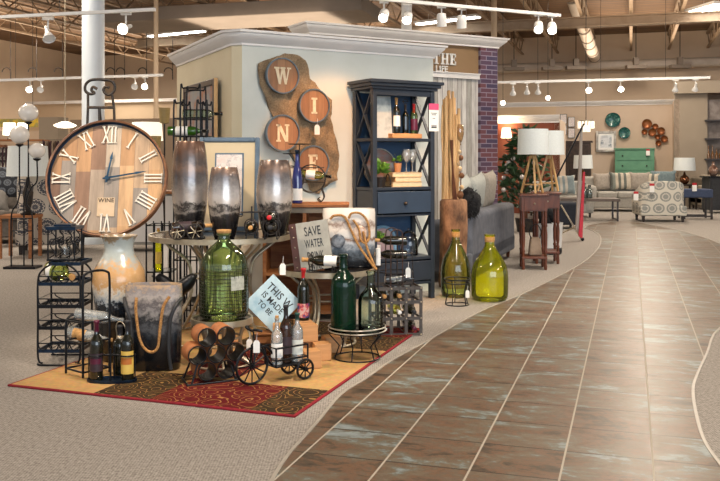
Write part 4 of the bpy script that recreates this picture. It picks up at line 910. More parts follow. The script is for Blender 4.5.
block(bx_(303,5.76), 5.755, RT+S+.002, .26, 'rear upper pine block carrying the red foiled bottle')
m_patt = M('patterned_label', 'C8A8A0', '3A3E70', 22, .6, mid='B83838', lo=.42, hi=.58)
bottle('wine_bottle', 'dark bottle with red foil and patterned label on the pine blocks', (bx_(303.5,5.755), 5.75, RT+2*S+.003), g_dark, .345, .040, foil=m_red, paper=m_patt, foil_h=.2, labz=(.06,.33))
# diamond sign
m_skysign = M('pale_blue_distressed', 'A9C6D6', '8FB2C6', 5, .6, bump=.1, mid='B6CFDB'); m_ink = M('ink', '20242A', '2A2E34', 30, .7)
sy_ = 5.82; sc_ = at(273,303,sy_); sd_ = .275
ds = thing('slogan_sign', 'pale blue square sign tipped on its corner, reading THIS', 'sign', sc_, rot=(math.radians(-8), 0, 0))
m45 = Matrix.Rotation(math.radians(45), 4, 'Y')
mb = MB(); mb.box((0,0,0), (sd_,.03,sd_)); o = mb.build('sign_board', m_skysign, ds, bev=.003); o.rotation_euler = (0,math.radians(45),0)
mt = m45 @ Matrix.Translation((0,-.0155,0)) @ STAND
for s_, sz, x, z in (('THIS W', .072, .02, .065), ('IS MADE', .058, .02, .0), ('TO BE', .05, .0, -.06)):
    text_obj(s_, sz, m_ink, ds, m45 @ Matrix.Translation((x*.6-.015,-.0155,z)) @ STAND, .001, sx=.85)
# crate behind that the sign rests on
cr = thing('wooden_crate', 'low open slatted crate under the tipped blue sign', 'crate', (sc_.x, sy_, RT))
zc = at(273,335,sy_).z
for i in range(2):
    for s in (-1,1): mb = MB(); mb.box((0, s*.07, .03+i*.055), (.22,.01,.042)); mb.build('slat', m_wood, cr)
for s in (-1,1): mb = MB(); mb.box((s*.105, 0, .06), (.01,.13,.115)); mb.build('end_panel', m_wood, cr)
# crate top at ~.12; sign bottom corner near
mb = MB(); mb.box((0,0,.12), (.22,.15,.008)); mb.build('lid', m_wood, cr)
# SAVE WATER DRINK sign on the middle table
sgn = thing('slogan_sign', 'grey metal sign reading SAVE WATER DRINK with dark wood edge', 'sign', (at(316,160,5.93).x, 5.93, zT2+.003), rot=(math.radians(-8), math.radians(-9), math.radians(-6)))
m_galv = M('galvanised_sheet', 'A8A69C', '94928A', 10, .5, .2)
mb = MB(); mb.b2((-.10,-.012,0), (.125,.012,.335)); mb.build('sign_face', m_galv, sgn)
mb = MB(); mb.b2((-.148,-.018,-.0), (-.10,.016,.335)); o = mb.build('wood_edge', M('dark_red_wood','3E2420','52302A',8,.5), sgn)
for i in range(5): mb = MB(); mb.sphere((-.124,-.019,.03+i*.07), .006, 8); mb.build('nail_head', m_nickel, sgn)
for s_, z, sz in (('SAVE', .265, .088), ('WATER', .18, .08), ('DRINK', .095, .08), ('WINE', .02, .07)): text_obj(s_, sz, m_ink, sgn, Matrix.Translation((.012,-.0125,z)) @ STAND, .001, sx=.58 if s_ == 'SAVE' else .46)
p = V((at(322,160,5.78).x, 5.79, zT2+.002)); ring_cradle('iron ring cradle with lying bottle in front of the slogan sign', p, 1.35, .044)
bottle('wine_bottle', 'dark bottle with cork to the left lying before the slogan sign', p+V((.15,-.05,.079)), g_dark, .29, .036, d=(-1,.2,.03), foil=m_cork, paper=m_paper, foil_h=.22)
mWh = glaze('white_pewter_glaze', [(0,'1A1C1F'),(.18,'24272B'),(.28,'5C6670'),(.38,'B9BCC0'),(.46,'7A5A46'),(.52,'C8C6C2'),(.64,'DCD2C8'),(.72,'8A7468'),(.8,'E0D6CA'),(1,'E8DED2')], .42, nscale=8, n_amt=.5)
vb = flatvase('rope_handled_vase', 'square white and grey glazed vase with rope handle on the middle table', (at(349,160,6.12).x, 6.12, zT2+.001), .375, .16, .415, mWh)
mb = MB(); mb.tube(smooth([(-.13,-.092,.345),(-.1,-.1,.37),(-.03,-.1,.36),(.02,-.1,.26),(.07,-.1,.16),(.14,-.12,.06),(.19,-.14,.0),(.175,-.13,.03),(.13,-.11,.14),(.10,-.1,.26)], 6), .0085, 8); mb.build('rope_handle', m_rope, vb)
mb = MB(); mb.tube(smooth([(.0,-.092,.35),(.02,-.1,.385),(.08,-.1,.385),(.13,-.1,.33),(.145,-.1,.23),(.12,-.1,.18),(.085,-.1,.2),(.07,-.1,.28),(.03,-.095,.34)], 6), .008, 8); mb.build('rope_loop', m_rope, vb)
mb = MB(); mb.sphere((-.075,-.083,.19), .05, 16, (1,.2,1)); mb.build('pressed_rosette', M('rosette_glaze','3A4048','8E9298',20,.3), vb)
mb = MB(); mb.sphere((.075,-.083,.24), .05, 16, (1,.2,1.2)); mb.build('pressed_rosette', M('rosette_glaze_b','A8785A','D0C0B0',20,.3), vb)
hangtag('white tag hanging under the rim between the two round tables', V((at(283,160,5.72).x, 5.70, .60)), 1.7)
hangtag('white tag hanging from the low round table by the tube rack', V((at(251,160,5.3).x, 5.22, .20)), 1.5)
# wooden open unit behind the tables
ux = at(305,160,7.05).x; un = thing('wooden_shelf_unit', 'warm wood open shelf unit behind the round tables', 'shelf unit', (ux, 7.15, 0))
uw, ud, uh = .68, .34, .945
for x in (-uw/2+.015, 0, uw/2-.015): mb = MB(); mb.b2((x-.015,-ud/2,0), (x+.015,ud/2,uh-.03)); mb.build('side_panel', m_wood, un)
for z in (.05,.36,.66): mb = MB(); mb.b2((-uw/2+.03,-ud/2,z), (-.016,ud/2,z+.025)); mb.b2((.016,-ud/2,z), (uw/2-.03,ud/2,z+.025)); mb.build('shelf', m_wood, un)
mb = MB(); mb.b2((-uw/2-.02,-ud/2-.02,uh-.03), (uw/2+.02,ud/2+.01,uh)); mb.build('shelf_top', m_wood, un, bev=.006)
mb = MB(); mb.b2((-uw/2-.005,-ud/2-.004,uh-.075), (uw/2+.005,ud/2,uh-.032)); mb.build('apron', M('grey_wood','7C7468','6A6258',5,.6), un)
mb = MB(); mb.b2((-uw/2+.03,ud/2-.01,.05), (uw/2-.03,ud/2,uh-.075)); mb.build('back_panel', m_wood, un)
# round wire rack + cobalt bottle on top of the unit
wy = 7.1; wx = at(301,160,wy).x; wr_ = thing('round_wire_rack', 'black hooped wire wine rack on the wooden shelf unit', 'wine rack', (wx, wy+.03, uh+.001))
for y in (-.07,.07):
    wires(wr_, 'hoop', [circ((-.085,y,.20), .105, 28, 'y'), ], m_iron, .005, True); wires(wr_, 'hoop', [circ((.085,y,.20), .115, 28, 'y')], m_iron, .005, True)
for z in (.17,.29): wires(wr_, 'cross_rail', [[(-.18,-.07,z),(.19,-.07,z)], [(-.18,.07,z),(.19,.07,z)], [(-.18,-.07,z),(-.18,.07,z)], [(.19,-.07,z),(.19,.07,z)]], m_iron, .004)
wires(wr_, 'scroll_foot', [smooth([(.17,-.07,.12),(.19,-.07,.05),(.165,-.07,.01),(.14,-.07,.03),(.16,-.07,.05)], 5), smooth([(-.17,-.07,.12),(-.19,-.07,.05),(-.165,-.07,.01),(-.14,-.07,.03),(-.16,-.07,.05)], 5), smooth([(.17,.07,.12),(.19,.07,.05),(.165,.07,.01),(.14,.07,.03)], 5), smooth([(-.17,.07,.12),(-.19,.07,.05),(-.165,.07,.01),(-.14,.07,.03)], 5)], m_iron, .0055)
wires(wr_, 'center_stem', [[(-.02,.07,.09),(-.02,.07,.485)]], m_iron, .006)
mb = MB(); mb.lathe([(0,.48),(.09,.483),(.094,.49),(0,.488)], 24, Matrix.Translation((-.02,.05,0))); mb.build('top_plate', m_iron, wr_)
mb = MB(); mb.lathe([(0,.40),(.055,.403),(.058,.41),(0,.408)], 24, Matrix.Translation((-.10,.05,0))); mb.build('small_plate', m_iron, wr_)
wires(wr_, 'plate_arm', [smooth([(-.02,.07,.3),(-.06,.06,.34),(-.10,.05,.40)], 4)], m_iron, .004)
bottle('cobalt_bottle', 'tall slender cobalt blue bottle with white label on the shelf unit', (at(296.5,160,6.95).x, 7.02, uh+.001), g_blue, .435, .044, foil=m_bluesheen, paper=m_paper, foil_h=.08, labz=(.06,.28), prof=[(.01,.012),(.7,.0),(.97,.008),(1,.03),(1,.36),(.93,.48),(.75,.60),(.52,.72),(.37,.80),(.34,.86),(.33,.96),(.40,.965),(.40,.99),(.33,1.0),(.28,1.0)])
bottle('wine_bottle', 'green bottle lying crosswise in the hooped wire rack', (wx+.0, wy+.03, uh+.245), g_green, .25, .034, d=(1,0,-.12), foil=m_gloss_dk, paper=m_paper)
# tall arch topped floor rack behind the tall table
ay = 6.98; ax0, ax1 = at(177,160,ay).x, at(210,160,ay).x; aw = ax1-ax0; fr_ = thing('floor_wine_rack', 'tall arch topped black wire floor rack behind the tallest vase', 'wine rack', ((ax0+ax1)/2, ay, 0))
def archf(x0_, x1_, z, y): return smooth([(x0_,y,.005),(x0_,y,z*.5),(x0_,y,z-.04),(x0_+.02,y,z-.006),((x0_+x1_)/2,y,z),(x1_-.02,y,z-.006),(x1_,y,z-.04),(x1_,y,z*.5),(x1_,y,.005)], 4)
za1, za2 = at(190,104,ay).z, at(190,89,ay).z
for y in (-.12,.12):
    wires(fr_, 'outer_arch', [archf(-aw/2, -aw/2+.085, za1, y)], m_black, .007); wires(fr_, 'outer_arch', [archf(aw/2-.085, aw/2, za1, y)], m_black, .007)
    wires(fr_, 'tall_arch', [archf(-aw/2+.055, aw/2-.055, za2, y)], m_black, .007)
zb1, zb2 = at(190,119,ay).z, at(190,136.5,ay).z
for z in (zb1, zb2, zb2-.17, zb2-.34, zb2-.6, .5, .1):
    wires(fr_, 'cradle_rail', [[(-aw/2,-.12,z),(aw/2,-.12,z)], [(-aw/2,.12,z),(aw/2,.12,z)]], m_black, .0055); wires(fr_, 'side_rail', [[(-aw/2,-.12,z),(-aw/2,.12,z)], [(aw/2,-.12,z),(aw/2,.12,z)]], m_black, .005)
bottle('wine_bottle', 'clear bottle with dark neck lying topmost in the floor rack', (at(183,160,ay).x, ay+.0, zb1+.042), g_pale, .32, .037, d=(1,0,0), foil=m_gloss_dk)
bottle('wine_bottle', 'bright green bottle lying in the second row of the floor rack', (at(168,160,ay).x, ay, zb2+.044), glass('vivid_green_glass',(.12,.36,.03),.06,(.05,.2,.01),.5), .33, .039, d=(1,0,0), foil=m_gloss_dk, paper=m_paper, labz=(.2,.5))
hangtag('white tag hanging on the floor rack above the tallest vase', V((at(197.5,160,6.85).x, ay-.128, zb2-.10)), 2.0)
# dark wire etagere left of the tall table, white chest, iron ornament
ey = 7.0; e0, e1 = at(150,160,ey).x, at(174,160,ey).x; et = thing('wire_basket_stand', 'dark slim barred wire stand between the clock and tall table', 'stand', ((e0+e1)/2, ey, 0)); ew = e1-e0; eh = at(160,222,ey).z
for i in range(4):
    x = -ew/2+ew*i/3; wires(et, 'bar', [[(x,-.12,.005),(x,-.12,eh)]], m_black, .007); wires(et, 'bar', [[(x,.12,.005),(x,.12,eh)]], m_black, .006)
for z in (.08,.4,eh-.02): wires(et, 'hoop_rail', [[(-ew/2,-.12,z),(ew/2,-.12,z),(ew/2,.12,z),(-ew/2,.12,z)]], m_black, .006, True)
mb = MB(); mb.b2((-ew/2,-.12,.4), (ew/2,.12,.408)); mb.build('shelf', m_black, et)
bottle('wine_bottle', 'pale yellow wine bottle standing in the slim barred stand', ((e0+e1)/2-.03, ey, .409), g_yell, .32, .037, paper=m_ylab)
wc_ = C2+E2*.55-V((.899,.439,0))*.30; wc = thing('white_chest', 'low white chest by the cream partition behind the tables', 'chest', wc_, -math.radians(64)); 
mb = MB(); mb.b2((-.30,-.2,.06), (.22,.2,.55)); mb.build('chest_body', m_trimw, wc, bev=.01); mb = MB(); mb.b2((-.32,-.22,.551), (.24,.2,.58)); mb.build('lid', m_trimw, wc, bev=.006)
for x in (-.27,.19):
    for y in (-.17,.17): mb = MB(); mb.box((x,y,.03), (.04,.04,.06)); mb.build('foot', m_trimw, wc)
orn = thing('iron_ornament', 'black iron leaf shaped ornament under the tall round table', 'ornament', (at(176,160,5.74).x, 5.74, RT)); 
mb = MB(); mb.lathe([(.07,0),(.075,.01),(.02,.03),(.015,.33)], 16); mb.build('stem', m_black, orn)
for s in (-1,1):
    mb = MB(); P = smooth([(0,0,.33),(s*.03,0,.42),(s*.08,0,.47),(s*.125,0,.52)], 5); mb.tube(P, [.02+.03*math.sin(PI*i/(len(P)-1)) for i in range(len(P))], 8); mb.build('leaf', m_black, orn)
# burlap strip with W I N E barrel heads on the partition
def onw(px, py, off=.0):      # point on the sage wall, pushed out by off
    P0 = C1-NB*off; r = (px-360)/F; t = (r*P0.y-P0.x)/(E1.x-r*E1.y); Y = P0.y+E1.y*t; return V((P0.x+E1.x*t, Y, H-(py-160)/F*Y))
wa = math.atan2(E1.y, E1.x); o0 = onw(300, 130, 0)
def wl(px, py):               # local x,z on the wall about o0
    p = onw(px, py)-o0; return p.dot(E1), p.z
bl = [(278,56),(284,53.5),(290,55),(298,56.5),(303.5,61),(307,70),(309,79),(314,83),(316,88),(322,93),(330,100),(330,104),(326,112),(331,124),(334,138),(336.5,152),(337.5,166),(335,180),(328,183),(322,188),(317,194),(308,190),(306,184),(300,172),(293,160),(287,146),(280,132),(274,122),(273,110),(274,104),(266,102),(262,94),(258,84),(256.5,74),(256.5,64),(262,62),(270,59)]
m_burlap = M('burlap', '9A8468', '7C6850', 70, .95, bump=.7, stretch=(1,1,1))
def cloth(poly, mat, name, label, cat):
    import bmesh
    P = [wl(*q) for q in poly]; b = bmesh.new(); vs = [b.verts.new((x, 0, z)) for x, z in P]; b.faces.new(vs)
    for _ in range(4):
        bmesh.ops.triangulate(b, faces=b.faces); bmesh.ops.subdivide_edges(b, edges=[e for e in b.edges if e.calc_length() > .05], cuts=1, use_grid_fill=False)
    bmesh.ops.triangulate(b, faces=b.faces)
    for v in b.verts: x, z = v.co.x, v.co.z; v.co.y = -.034-.016*math.sin(z*20+x*16)-.011*math.sin(x*38-z*12)-.007*math.sin(z*52+x*37)
    me = bpy.data.meshes.new(name); b.to_mesh(me); b.free(); me.materials.append(mat)
    for p in me.polygons: p.use_smooth = True
    o = bpy.data.objects.new(name, me); COL.objects.link(o); md = o.modifiers.new('Solidify', 'SOLIDIFY'); md.thickness = .006; o.location = o0; o.rotation_euler = (0,0,wa); return tag(o, label, cat)
cloth(bl, m_burlap, 'burlap_drape', 'rumpled brown burlap strip hung on the sage wall behind the letters', 'drape')
m_head = planks('barrel_head_oak', 0, 2, .075, 3, ['946C4C','8A6244','9C7454','8E684C'], 14, .6, gap=.02)
m_hoop = M('grey_blue_hoop', '6A7B88', '55646F', 20, .4, .3)
for ch, px, py, r in (('W',282.3,75.8,16.8),('I',314,105.8,15.9),('N',282.5,133,17.2),('E',313,163,16.5)):
    p = onw(px, py, .10); R = r/F*p.y*1.07
    t = thing('barrel_head_sign', 'round barrel head sign with the letter %s, %s' % (ch, {'W':'topmost on the burlap','I':'second down with a price tag','N':'third down on the left','E':'lowest, partly behind the hooped rack'}[ch]), 'sign', p, wa, 'round letter signs on the burlap')
    mm = Matrix.Rotation(PI/2, 4, 'X')
    mb = MB(); mb.lathe([(0,-.012),(R-.004,-.012),(R-.004,.005),(0,.005)], 48, mm); mb.build('wood_disc', m_head, t)
    mb = MB(); mb.open_lathe([(R-.010,.018),(R,.018),(R,-.022),(R-.010,-.022),(R-.010,.018)], 48, mm); mb.build('metal_hoop', m_hoop, t)
    mb = MB(); slab_text(mb, ch, R*.95, Matrix.Translation((0,-.0085,0)), .002, .1, .95); mb.build('letter', M('stencil_cream','DCCFB4','CFC0A2',40,.7), t)
    if ch == 'I': pI = p
hangtag('white tag hanging below the letter I barrel head', pI+V((.03,-.03,-.19)), 2.0)
# picture in dark frame on the left partition face
def onl(px, py, off=0):
    P0 = C2-V((.899,.439,0))*off; r = (px-360)/F; t = (r*P0.y-P0.x)/(E2.x-r*E2.y); Y = P0.y+E2.y*t; return V((P0.x+E2.x*t, Y, H-(py-160)/F*Y))
a, b_ = onl(217.5,79,.035), onl(186,87,.035); mid = (a+b_)/2; wdt = ((a-b_).xy).length; al = math.atan2((a-b_).y, (a-b_).x)
t = thing('framed_picture', 'dark framed abstract picture hanging on the cream side wall', 'picture', (mid.x, mid.y, 1.43), al)
frame_parts(t, wdt, .62, .06, .035, M('espresso_frame','32241E','44322A',8,.4), m_wood, M('aged_panel','9C8C7C','A46A48',5,.6,mid='8A8E92'), .002)
mb = MB(); mb.b2((wdt/2+.0005,-.033,0), (wdt/2+.006,.0,.62)); mb.build('gilt_edge', m_oak, t)
# ================================================================== BOOKCASE
m_navy = M('navy_paint', '222C3A', '1B2532', 5, .42, coat=.15); m_navy2 = M('navy_panel', '2A4C70', '254464', 4, .45)
BC = V((.117,7.755,0)); br = math.atan2(.505,.863); bc = thing('bookcase', 'tall navy bookcase with crossed side braces and a wide drawer', 'bookcase', BC, br)
w, d, h = .68, .36, 2.03; L1, L2, L3 = 1.50, 1.05, .40; DT, DB = 1.05, .80
def P_(nm, lo, hi, mat=m_navy, bev=.003, par=None): mb = MB(); mb.b2(lo, hi); return mb.build(nm, mat, par or bc, bev=bev)
pw = .045
for x in (0, w-pw):
    for y in (0, d-pw): P_('post', (x,y,0), (x+pw,y+pw,h-.08))
P_('cornice', (-.02,-.02,h-.085), (w+.02,d+.0,h-.06)); P_('cornice', (-.045,-.045,h-.06), (w+.045,d+.0,h-.03)); P_('cornice', (-.065,-.065,h-.03), (w+.065,d+.0,h))
for z in (L1, L2, L3, .17): P_('shelf', (.006,.006,z-.028), (w-.006,d-.006,z))
P_('top_rail', (pw,.004,h-.14), (w-pw,.02,h-.085))
P_('back_panel', (pw,d-.014,L2), (w-pw,d-.006,h-.1), m_navy2, 0); P_('back_panel', (pw,d-.014,.17), (w-pw,d-.006,L2-.03), m_navy2, 0)
P_('side_panel', (.01,pw,DB), (.025,d-pw,L2-.03)); P_('side_panel', (w-.025,pw,DB), (w-.01,d-pw,L2-.03)); P_('side_panel', (.01,pw,.17), (.025,d-pw,L3-.03)); P_('side_panel', (w-.025,pw,.17), (w-.01,d-pw,L3-.03))
P_('drawer_floor', (.01,.01,DB-.02), (w-.01,d-.01,DB))
dr1 = P_('drawer', (pw+.004,-.006,DB+.012), (w-pw-.004,.02,L2-.04), M('navy_drawer','2C3E54','26364A',4,.4)); mb = MB(); mb.sphere((w/2,-.022,DB+.10), .017, 14); mb.cyl((w/2,-.006,DB+.1),(w/2,-.02,DB+.1),.007,10); mb.build('knob', m_iron, dr1)
dr2 = P_('drawer', (pw+.004,-.006,.18), (w-pw-.004,.02,L3-.04)); mb = MB(); mb.sphere((w/2,-.022,.27), .017, 14); mb.cyl((w/2,-.006,.27),(w/2,-.02,.27),.007,10); mb.build('knob', m_iron, dr2)
for x in (.014, w-.028):
    for a, b_ in ((L3, DB-.02), (L2, L1-.028), (L1, h-.085)):
        mb = MB(); mb.beam((x+.007,pw,a), (x+.007,d-pw,b_), .014, .028, (1,0,0)); mb.beam((x+.0095,pw,b_), (x+.0095,d-pw,a), .014, .028, (1,0,0)); mb.build('cross_brace', m_navy, bc)
Rb = Matrix.Rotation(br, 4, 'Z')
def B(x, y, z): return BC+(Rb @ V((x,y,z)))
t = thing('sale_tag', 'white and pink sale tag on the right post of the bookcase', 'price tag', B(w-.015,-.004,1.83), br)
mb = MB(); mb.b2((-.055,-.004,-.26), (.055,-.001,-.06)); mb.build('card', m_paper, t); mb = MB(); mb.b2((-.055,-.004,-.06), (.055,-.001,.0)); mb.build('pink_header', m_pink, t)
for i, (ww, z) in enumerate(((.07,-.09),(.05,-.105),(.03,-.14),(.06,-.205),(.06,-.215),(.06,-.225))): mb = MB(); mb.box((0,-.0048,z), (ww,.001,.005 if i < 5 else .01)); mb.build('print_line', m_ink, t)
# shelf one
t = thing('metal_panel_art', 'faded metal panel leaning at the left of the top shelf', 'panel', B(.17,.12,L1+.004), rot=(math.radians(-5),0,br)); mb = MB(); mb.b2((-.11,-.008,0), (.11,0,.39)); mb.build('panel', M('faded_metal_print','A8B2B2','76848A',7,.5,.0,mid='B8BEBC',lo=.3,hi=.7), t)
t = thing('wooden_tray', 'pale wooden block tray holding bottles on the top shelf', 'tray', B(.40,.10,L1+.001), br); mb = MB(); mb.b2((-.165,-.06,0), (.165,.06,.045)); mb.build('tray_block', m_block, t, bev=.006)
bottle('wine_bottle', 'dark bottle with cream cap and label, left on the top shelf tray', B(.315,.10,L1+.047), g_dark, .33, .036, foil=m_cork, paper=m_paper, labz=(.2,.5), rz=br, foil_h=.2)
bottle('wine_bottle', 'green bottle with red cap, right on the top shelf tray', B(.51,.10,L1+.047), g_green, .28, .036, foil=m_red, paper=m_burg, labz=(.12,.5), rz=br, foil_h=.3)
t = bottle('wine_bottle', 'slim black bottle with iron crown stopper, middle of the top shelf tray', B(.415,.10,L1+.047), m_gloss_dk, .27, .03, foil=m_iron, foil_h=.2)
wires(t, 'crown_stopper', [circ((0,0,.30), .022, 12, 'y'), [(-.03,0,.30),(.03,0,.30)]], m_iron, .004)
# shelf two
def plant(nm, lab, loc, potm, R, n, sz, pot=(.035,.07), mat=None, rz=0):
    t = thing(nm, lab, 'plant', loc, rz); pr, ph = pot
    mb = MB(); mb.lathe([(pr*.75,0),(pr,ph),(pr*.9,ph),(pr*.85,ph*.9),(0,ph*.88)], 20); mb.build('pot', potm, t)
    mb = MB(); leaves(mb, (0,0,ph+R[2]*.3), R, n, sz); mb.build('foliage', mat or m_leaf, t); return t
m_leaf = M('leaf_green', '4E7A2C', '6C9A3C', 20, .5); m_leafd = M('dark_leaf', '1E3420', '2E4C2A', 20, .5)
m_head2 = M('barrel_lid_wood', '9A5A34', '7A8088', 4, .5, stretch=(1,1,3))
t = thing('round_tray', 'round oak tray with galvanised rim standing behind plants in bookcase', 'tray', B(.235,.26,L2+.002), rot=(math.radians(-6),0,br))
mb = MB(); mb.lathe([(0,0),(.172,0),(.172,.012),(0,.012)], 36, Matrix.Translation((0,0,.18)) @ Matrix.Rotation(PI/2,4,'X')); mb.build('tray_disc', m_head2, t)
mb = MB(); mb.open_lathe([(.168,-.004),(.178,-.004),(.178,.028),(.168,.028),(.168,-.004)], 40, Matrix.Translation((0,0,.18)) @ Matrix.Rotation(PI/2,4,'X')); mb.build('tray_rim', m_galv, t)
plant('potted_plant', 'grassy green plant in dark bowl at the left of the middle shelf', B(.12,.08,L2+.001), m_iron, (.05,.05,.1), 70, .07, (.06,.09), rz=br)
for i, (wd, hh, m_, lab) in enumerate(((.33,.045,'C4A478','bottom book of the pale stack on the middle shelf'),(.29,.045,'B89468','middle book of the pale stack on the middle shelf'),(.33,.042,'C9AD86','top book of the pale stack on the middle shelf'))):
    t = thing('book', lab, 'book', B(.40+(.01 if i == 1 else 0),.12,L2+.001+[0,.046,.092][i]), br, 'pale books stacked on the middle shelf')
    mc = M('book_cover_%s' % 'abc'[i], m_, None, 20, .7); mb = MB(); mb.b2((-wd/2,-.08,0), (wd/2,.08,.004)); mb.b2((-wd/2,-.08,hh-.004), (wd/2,.08,hh)); mb.b2((-wd/2,-.08,.004), (-wd/2+.004,.08,hh-.004)); mb.build('cover', mc, t)
    mb = MB(); mb.b2((-wd/2+.004,-.076,.004), (wd/2-.005,.076,hh-.004)); mb.build('pages', M('page_paper','D8C8A8','C8B894',40,.8), t)
zb = L2+.136
plant('candle_pot', 'small tan pot with green sprig on the book stack', B(.335,.11,zb), M('tan_pot','B9855A','A9754A',9,.6), (.03,.03,.05), 26, .04, (.038,.085), rz=br)
def goblet(lab, loc, s=1.0):
    t = thing('wine_glass', lab, 'wine glass', loc, 0, 'stemmed glasses'); mb = MB(); mb.lathe([(.034*s,0),(.03*s,.003*s),(.005*s,.008*s),(.004*s,.075*s),(.02*s,.09*s),(.036*s,.12*s),(.036*s,.15*s),(.03*s,.185*s)], 24); mb.build('glass', g_frost, t); return t
goblet('left stemmed glass on the book stack in the bookcase', B(.42,.09,zb), 1.15); goblet('right stemmed glass on the book stack in the bookcase', B(.50,.11,zb), 1.15)
t = thing('book_easel', 'small dark iron scroll bookend beside the pale books', 'bookend', B(.215,.09,L2+.001), br); wires(t, 'scroll', [smooth([(0,-.05,.003),(.0,.05,.003),(0,.05,.05),(0,.0,.12),(0,-.05,.05),(0,-.04,.02)], 5)], m_iron, .006)
# shelf three
t = thing('arched_mirror', 'pale blue arched frame mirror on the lower bookcase shelf', 'mirror', B(.27,.25,L3+.002), rot=(math.radians(-6),0,br))
arc = [V((-.13,0,.01)), V((-.13,0,.14))]+[V((math.cos(a)*.13,0,.16+math.sin(a)*.11)) for a in [PI*(1-i/14) for i in range(15)]]+[V((.13,0,.14)), V((.13,0,.01))]
mb = MB(); mb.tube(arc, .016, 8); mb.build('arch_frame', M('pale_blue_paint','7FA6C0','6C94B0',9,.5), t); mb = MB(); mb.prism([(p.x*.93, p.z*.97) for p in arc], .006); mb.build('mirror_glass', M('aged_mirror','A8888A','C8A89C',5,.15,.5), t)
plant('potted_plant', 'leafy green herb in white pot, lower left of the bookcase', B(.10,.10,L3+.001), m_white, (.06,.05,.1), 90, .055, (.04,.12), rz=br)
t = thing('glass_cloche', 'clear glass cloche on the lower bookcase shelf', 'jar', B(.50,.17,L3+.001), br); mb = MB(); mb.lathe([(.085,0),(.088,.01),(.088,.12),(.07,.19),(.03,.225),(.012,.23),(.016,.245),(.0,.255)], 28); mb.build('glass', g_clear, t)
# ------------------------------------------------------------------ iron bottle grid, glass rack on top
gx = at(390,160,6.35).x; m_gbar = M('grey_brown_iron','5A524C','48423E',20,.5,.4); gr = thing('bottle_grid_rack', 'low riveted iron grid rack of nine bottle cells by the bookcase', 'wine rack', (gx-.10, 6.32, 0), math.radians(10)); gw, gd, gh, n3 = .335, .26, .36, 3
def flatbar(t, p, q, w_=.024, t_=.005, m_=None): m_ = m_ or m_gbar; mb = MB(); mb.beam(p, q, w_ if abs(V(q).z-V(p).z) > .01 else t_, w_ if abs(V(q).z-V(p).z) < .01 else t_, (0,0,1) if abs(V(q).z-V(p).z) < .01 else (0,1,0)); return mb.build('iron_bar', m_, t)
for y in (0, gd):
    for i in range(n3+1): flatbar(gr, (gw*i/n3,y,0), (gw*i/n3,y,gh)); flatbar(gr, (0,y-.004,gh*i/n3+ .009 - (.018 if i == n3 else 0)), (gw,y-.004,gh*i/n3+.009-(.018 if i == n3 else 0)))
for i in range(n3+1):
    z = gh*i/n3+.009-(.018 if i == n3 else 0)
    for x in (0, gw/3, gw*2/3, gw): flatbar(gr, (x,0,z), (x,gd,z), .018, .004)
mb = MB()
for i in range(n3+1):
    for k in range(n3+1): mb.sphere((gw*i/n3,-.009,gh*k/n3+.009-(.018 if k == n3 else 0)), .006, 8)
mb.build('rivets', m_nickel, gr)
Rg = Matrix.Rotation(math.radians(10), 4, 'Z')
def Gg(x, y, z): return V((gx-.10, 6.32, 0))+(Rg @ V((x,y,z)))
gdir = Rg @ V((0,-1,0))
for i, (c, r_, gm, fo, lab) in enumerate(((0,2,g_dark,m_cork,'bottle with tan cap in the top left cell of the iron grid'),(1,2,g_dark,m_cork,'bottle with cork cap in the top middle cell of the iron grid'),(1,1,g_moss,m_paper,'moss green bottle in the centre cell of the iron grid'),(2,1,g_dark,m_charcoal,'dark bottle in the middle right cell of the iron grid'),(0,0,g_dark,m_paper,'dark bottle in the lowest left cell of the iron grid'),(2,0,g_dark,m_burg,'bottle with burgundy cap in the lowest right cell of the iron grid'))):
    bottle('wine_bottle', lab, Gg(gw*(c+.5)/3, .27, gh*r_/3+.022+.037), gm, .30, .036, d=gdir, foil=fo, paper=m_paper)
er = thing('glass_rack', 'rusty arched wire rack with hanging glass on top of the iron grid', 'rack', Gg(.16,.13,gh+.001), math.radians(10))
for y in (-.09,.09): wires(er, 'arch', [archf(-.045,.045,.42,y)], M('rusty_wire','4A2E20','2E2220',20,.6), .005)
for z in (.10,.24): wires(er, 'side_hoop', [circ((0,0,z), .14, 28, ry=.10)], m_iron, .004, True)
wires(er, 'foot', [[(-.14,0,.24),(-.15,0,.004)], [(.14,0,.24),(.15,0,.004)], [(-.15,0,.004),(.15,0,.004)], [(0,-.1,.24),(0,-.1,.004)], [(0,.1,.24),(0,.1,.004)]], m_iron, .004)
bottle('wine_bottle', 'small clear bottle lying at the base of the arched glass rack', Gg(.09,.13,gh+.045), g_clear, .22, .036, d=(1,.1,.0), cork=False)
for zz, lab in ((.36,'corked bottle lying high in the arched glass rack, cork to the left'), (.255,'corked bottle lying lower in the arched glass rack, cork to the left')):
    bottle('wine_bottle', lab, Gg(.26,.13,gh+zz-.03), g_dark, .25, .034, d=(-1,.0,.02), foil=m_cork, foil_h=.2)
hangtag('white tag hanging from the arched glass rack before the bookcase', V((at(408,160,6.3).x, 6.28, .50)), 1.6)
t = thing('candle', 'white pillar candle in slim holder left of the arched glass rack', 'candle', V((at(377.5,160,6.45).x, 6.22, 0)) ); cz_ = at(378,265,6.22).z
mb = MB(); mb.lathe([(.05,0),(.05,.008),(.008,.02),(.008,cz_-.02),(.03,cz_-.01),(.03,cz_)], 16); mb.build('candlestick', m_iron, t); mb = MB(); mb.cyl((0,0,cz_),(0,0,cz_+.12),.018); mb.build('wax', m_paper, t)
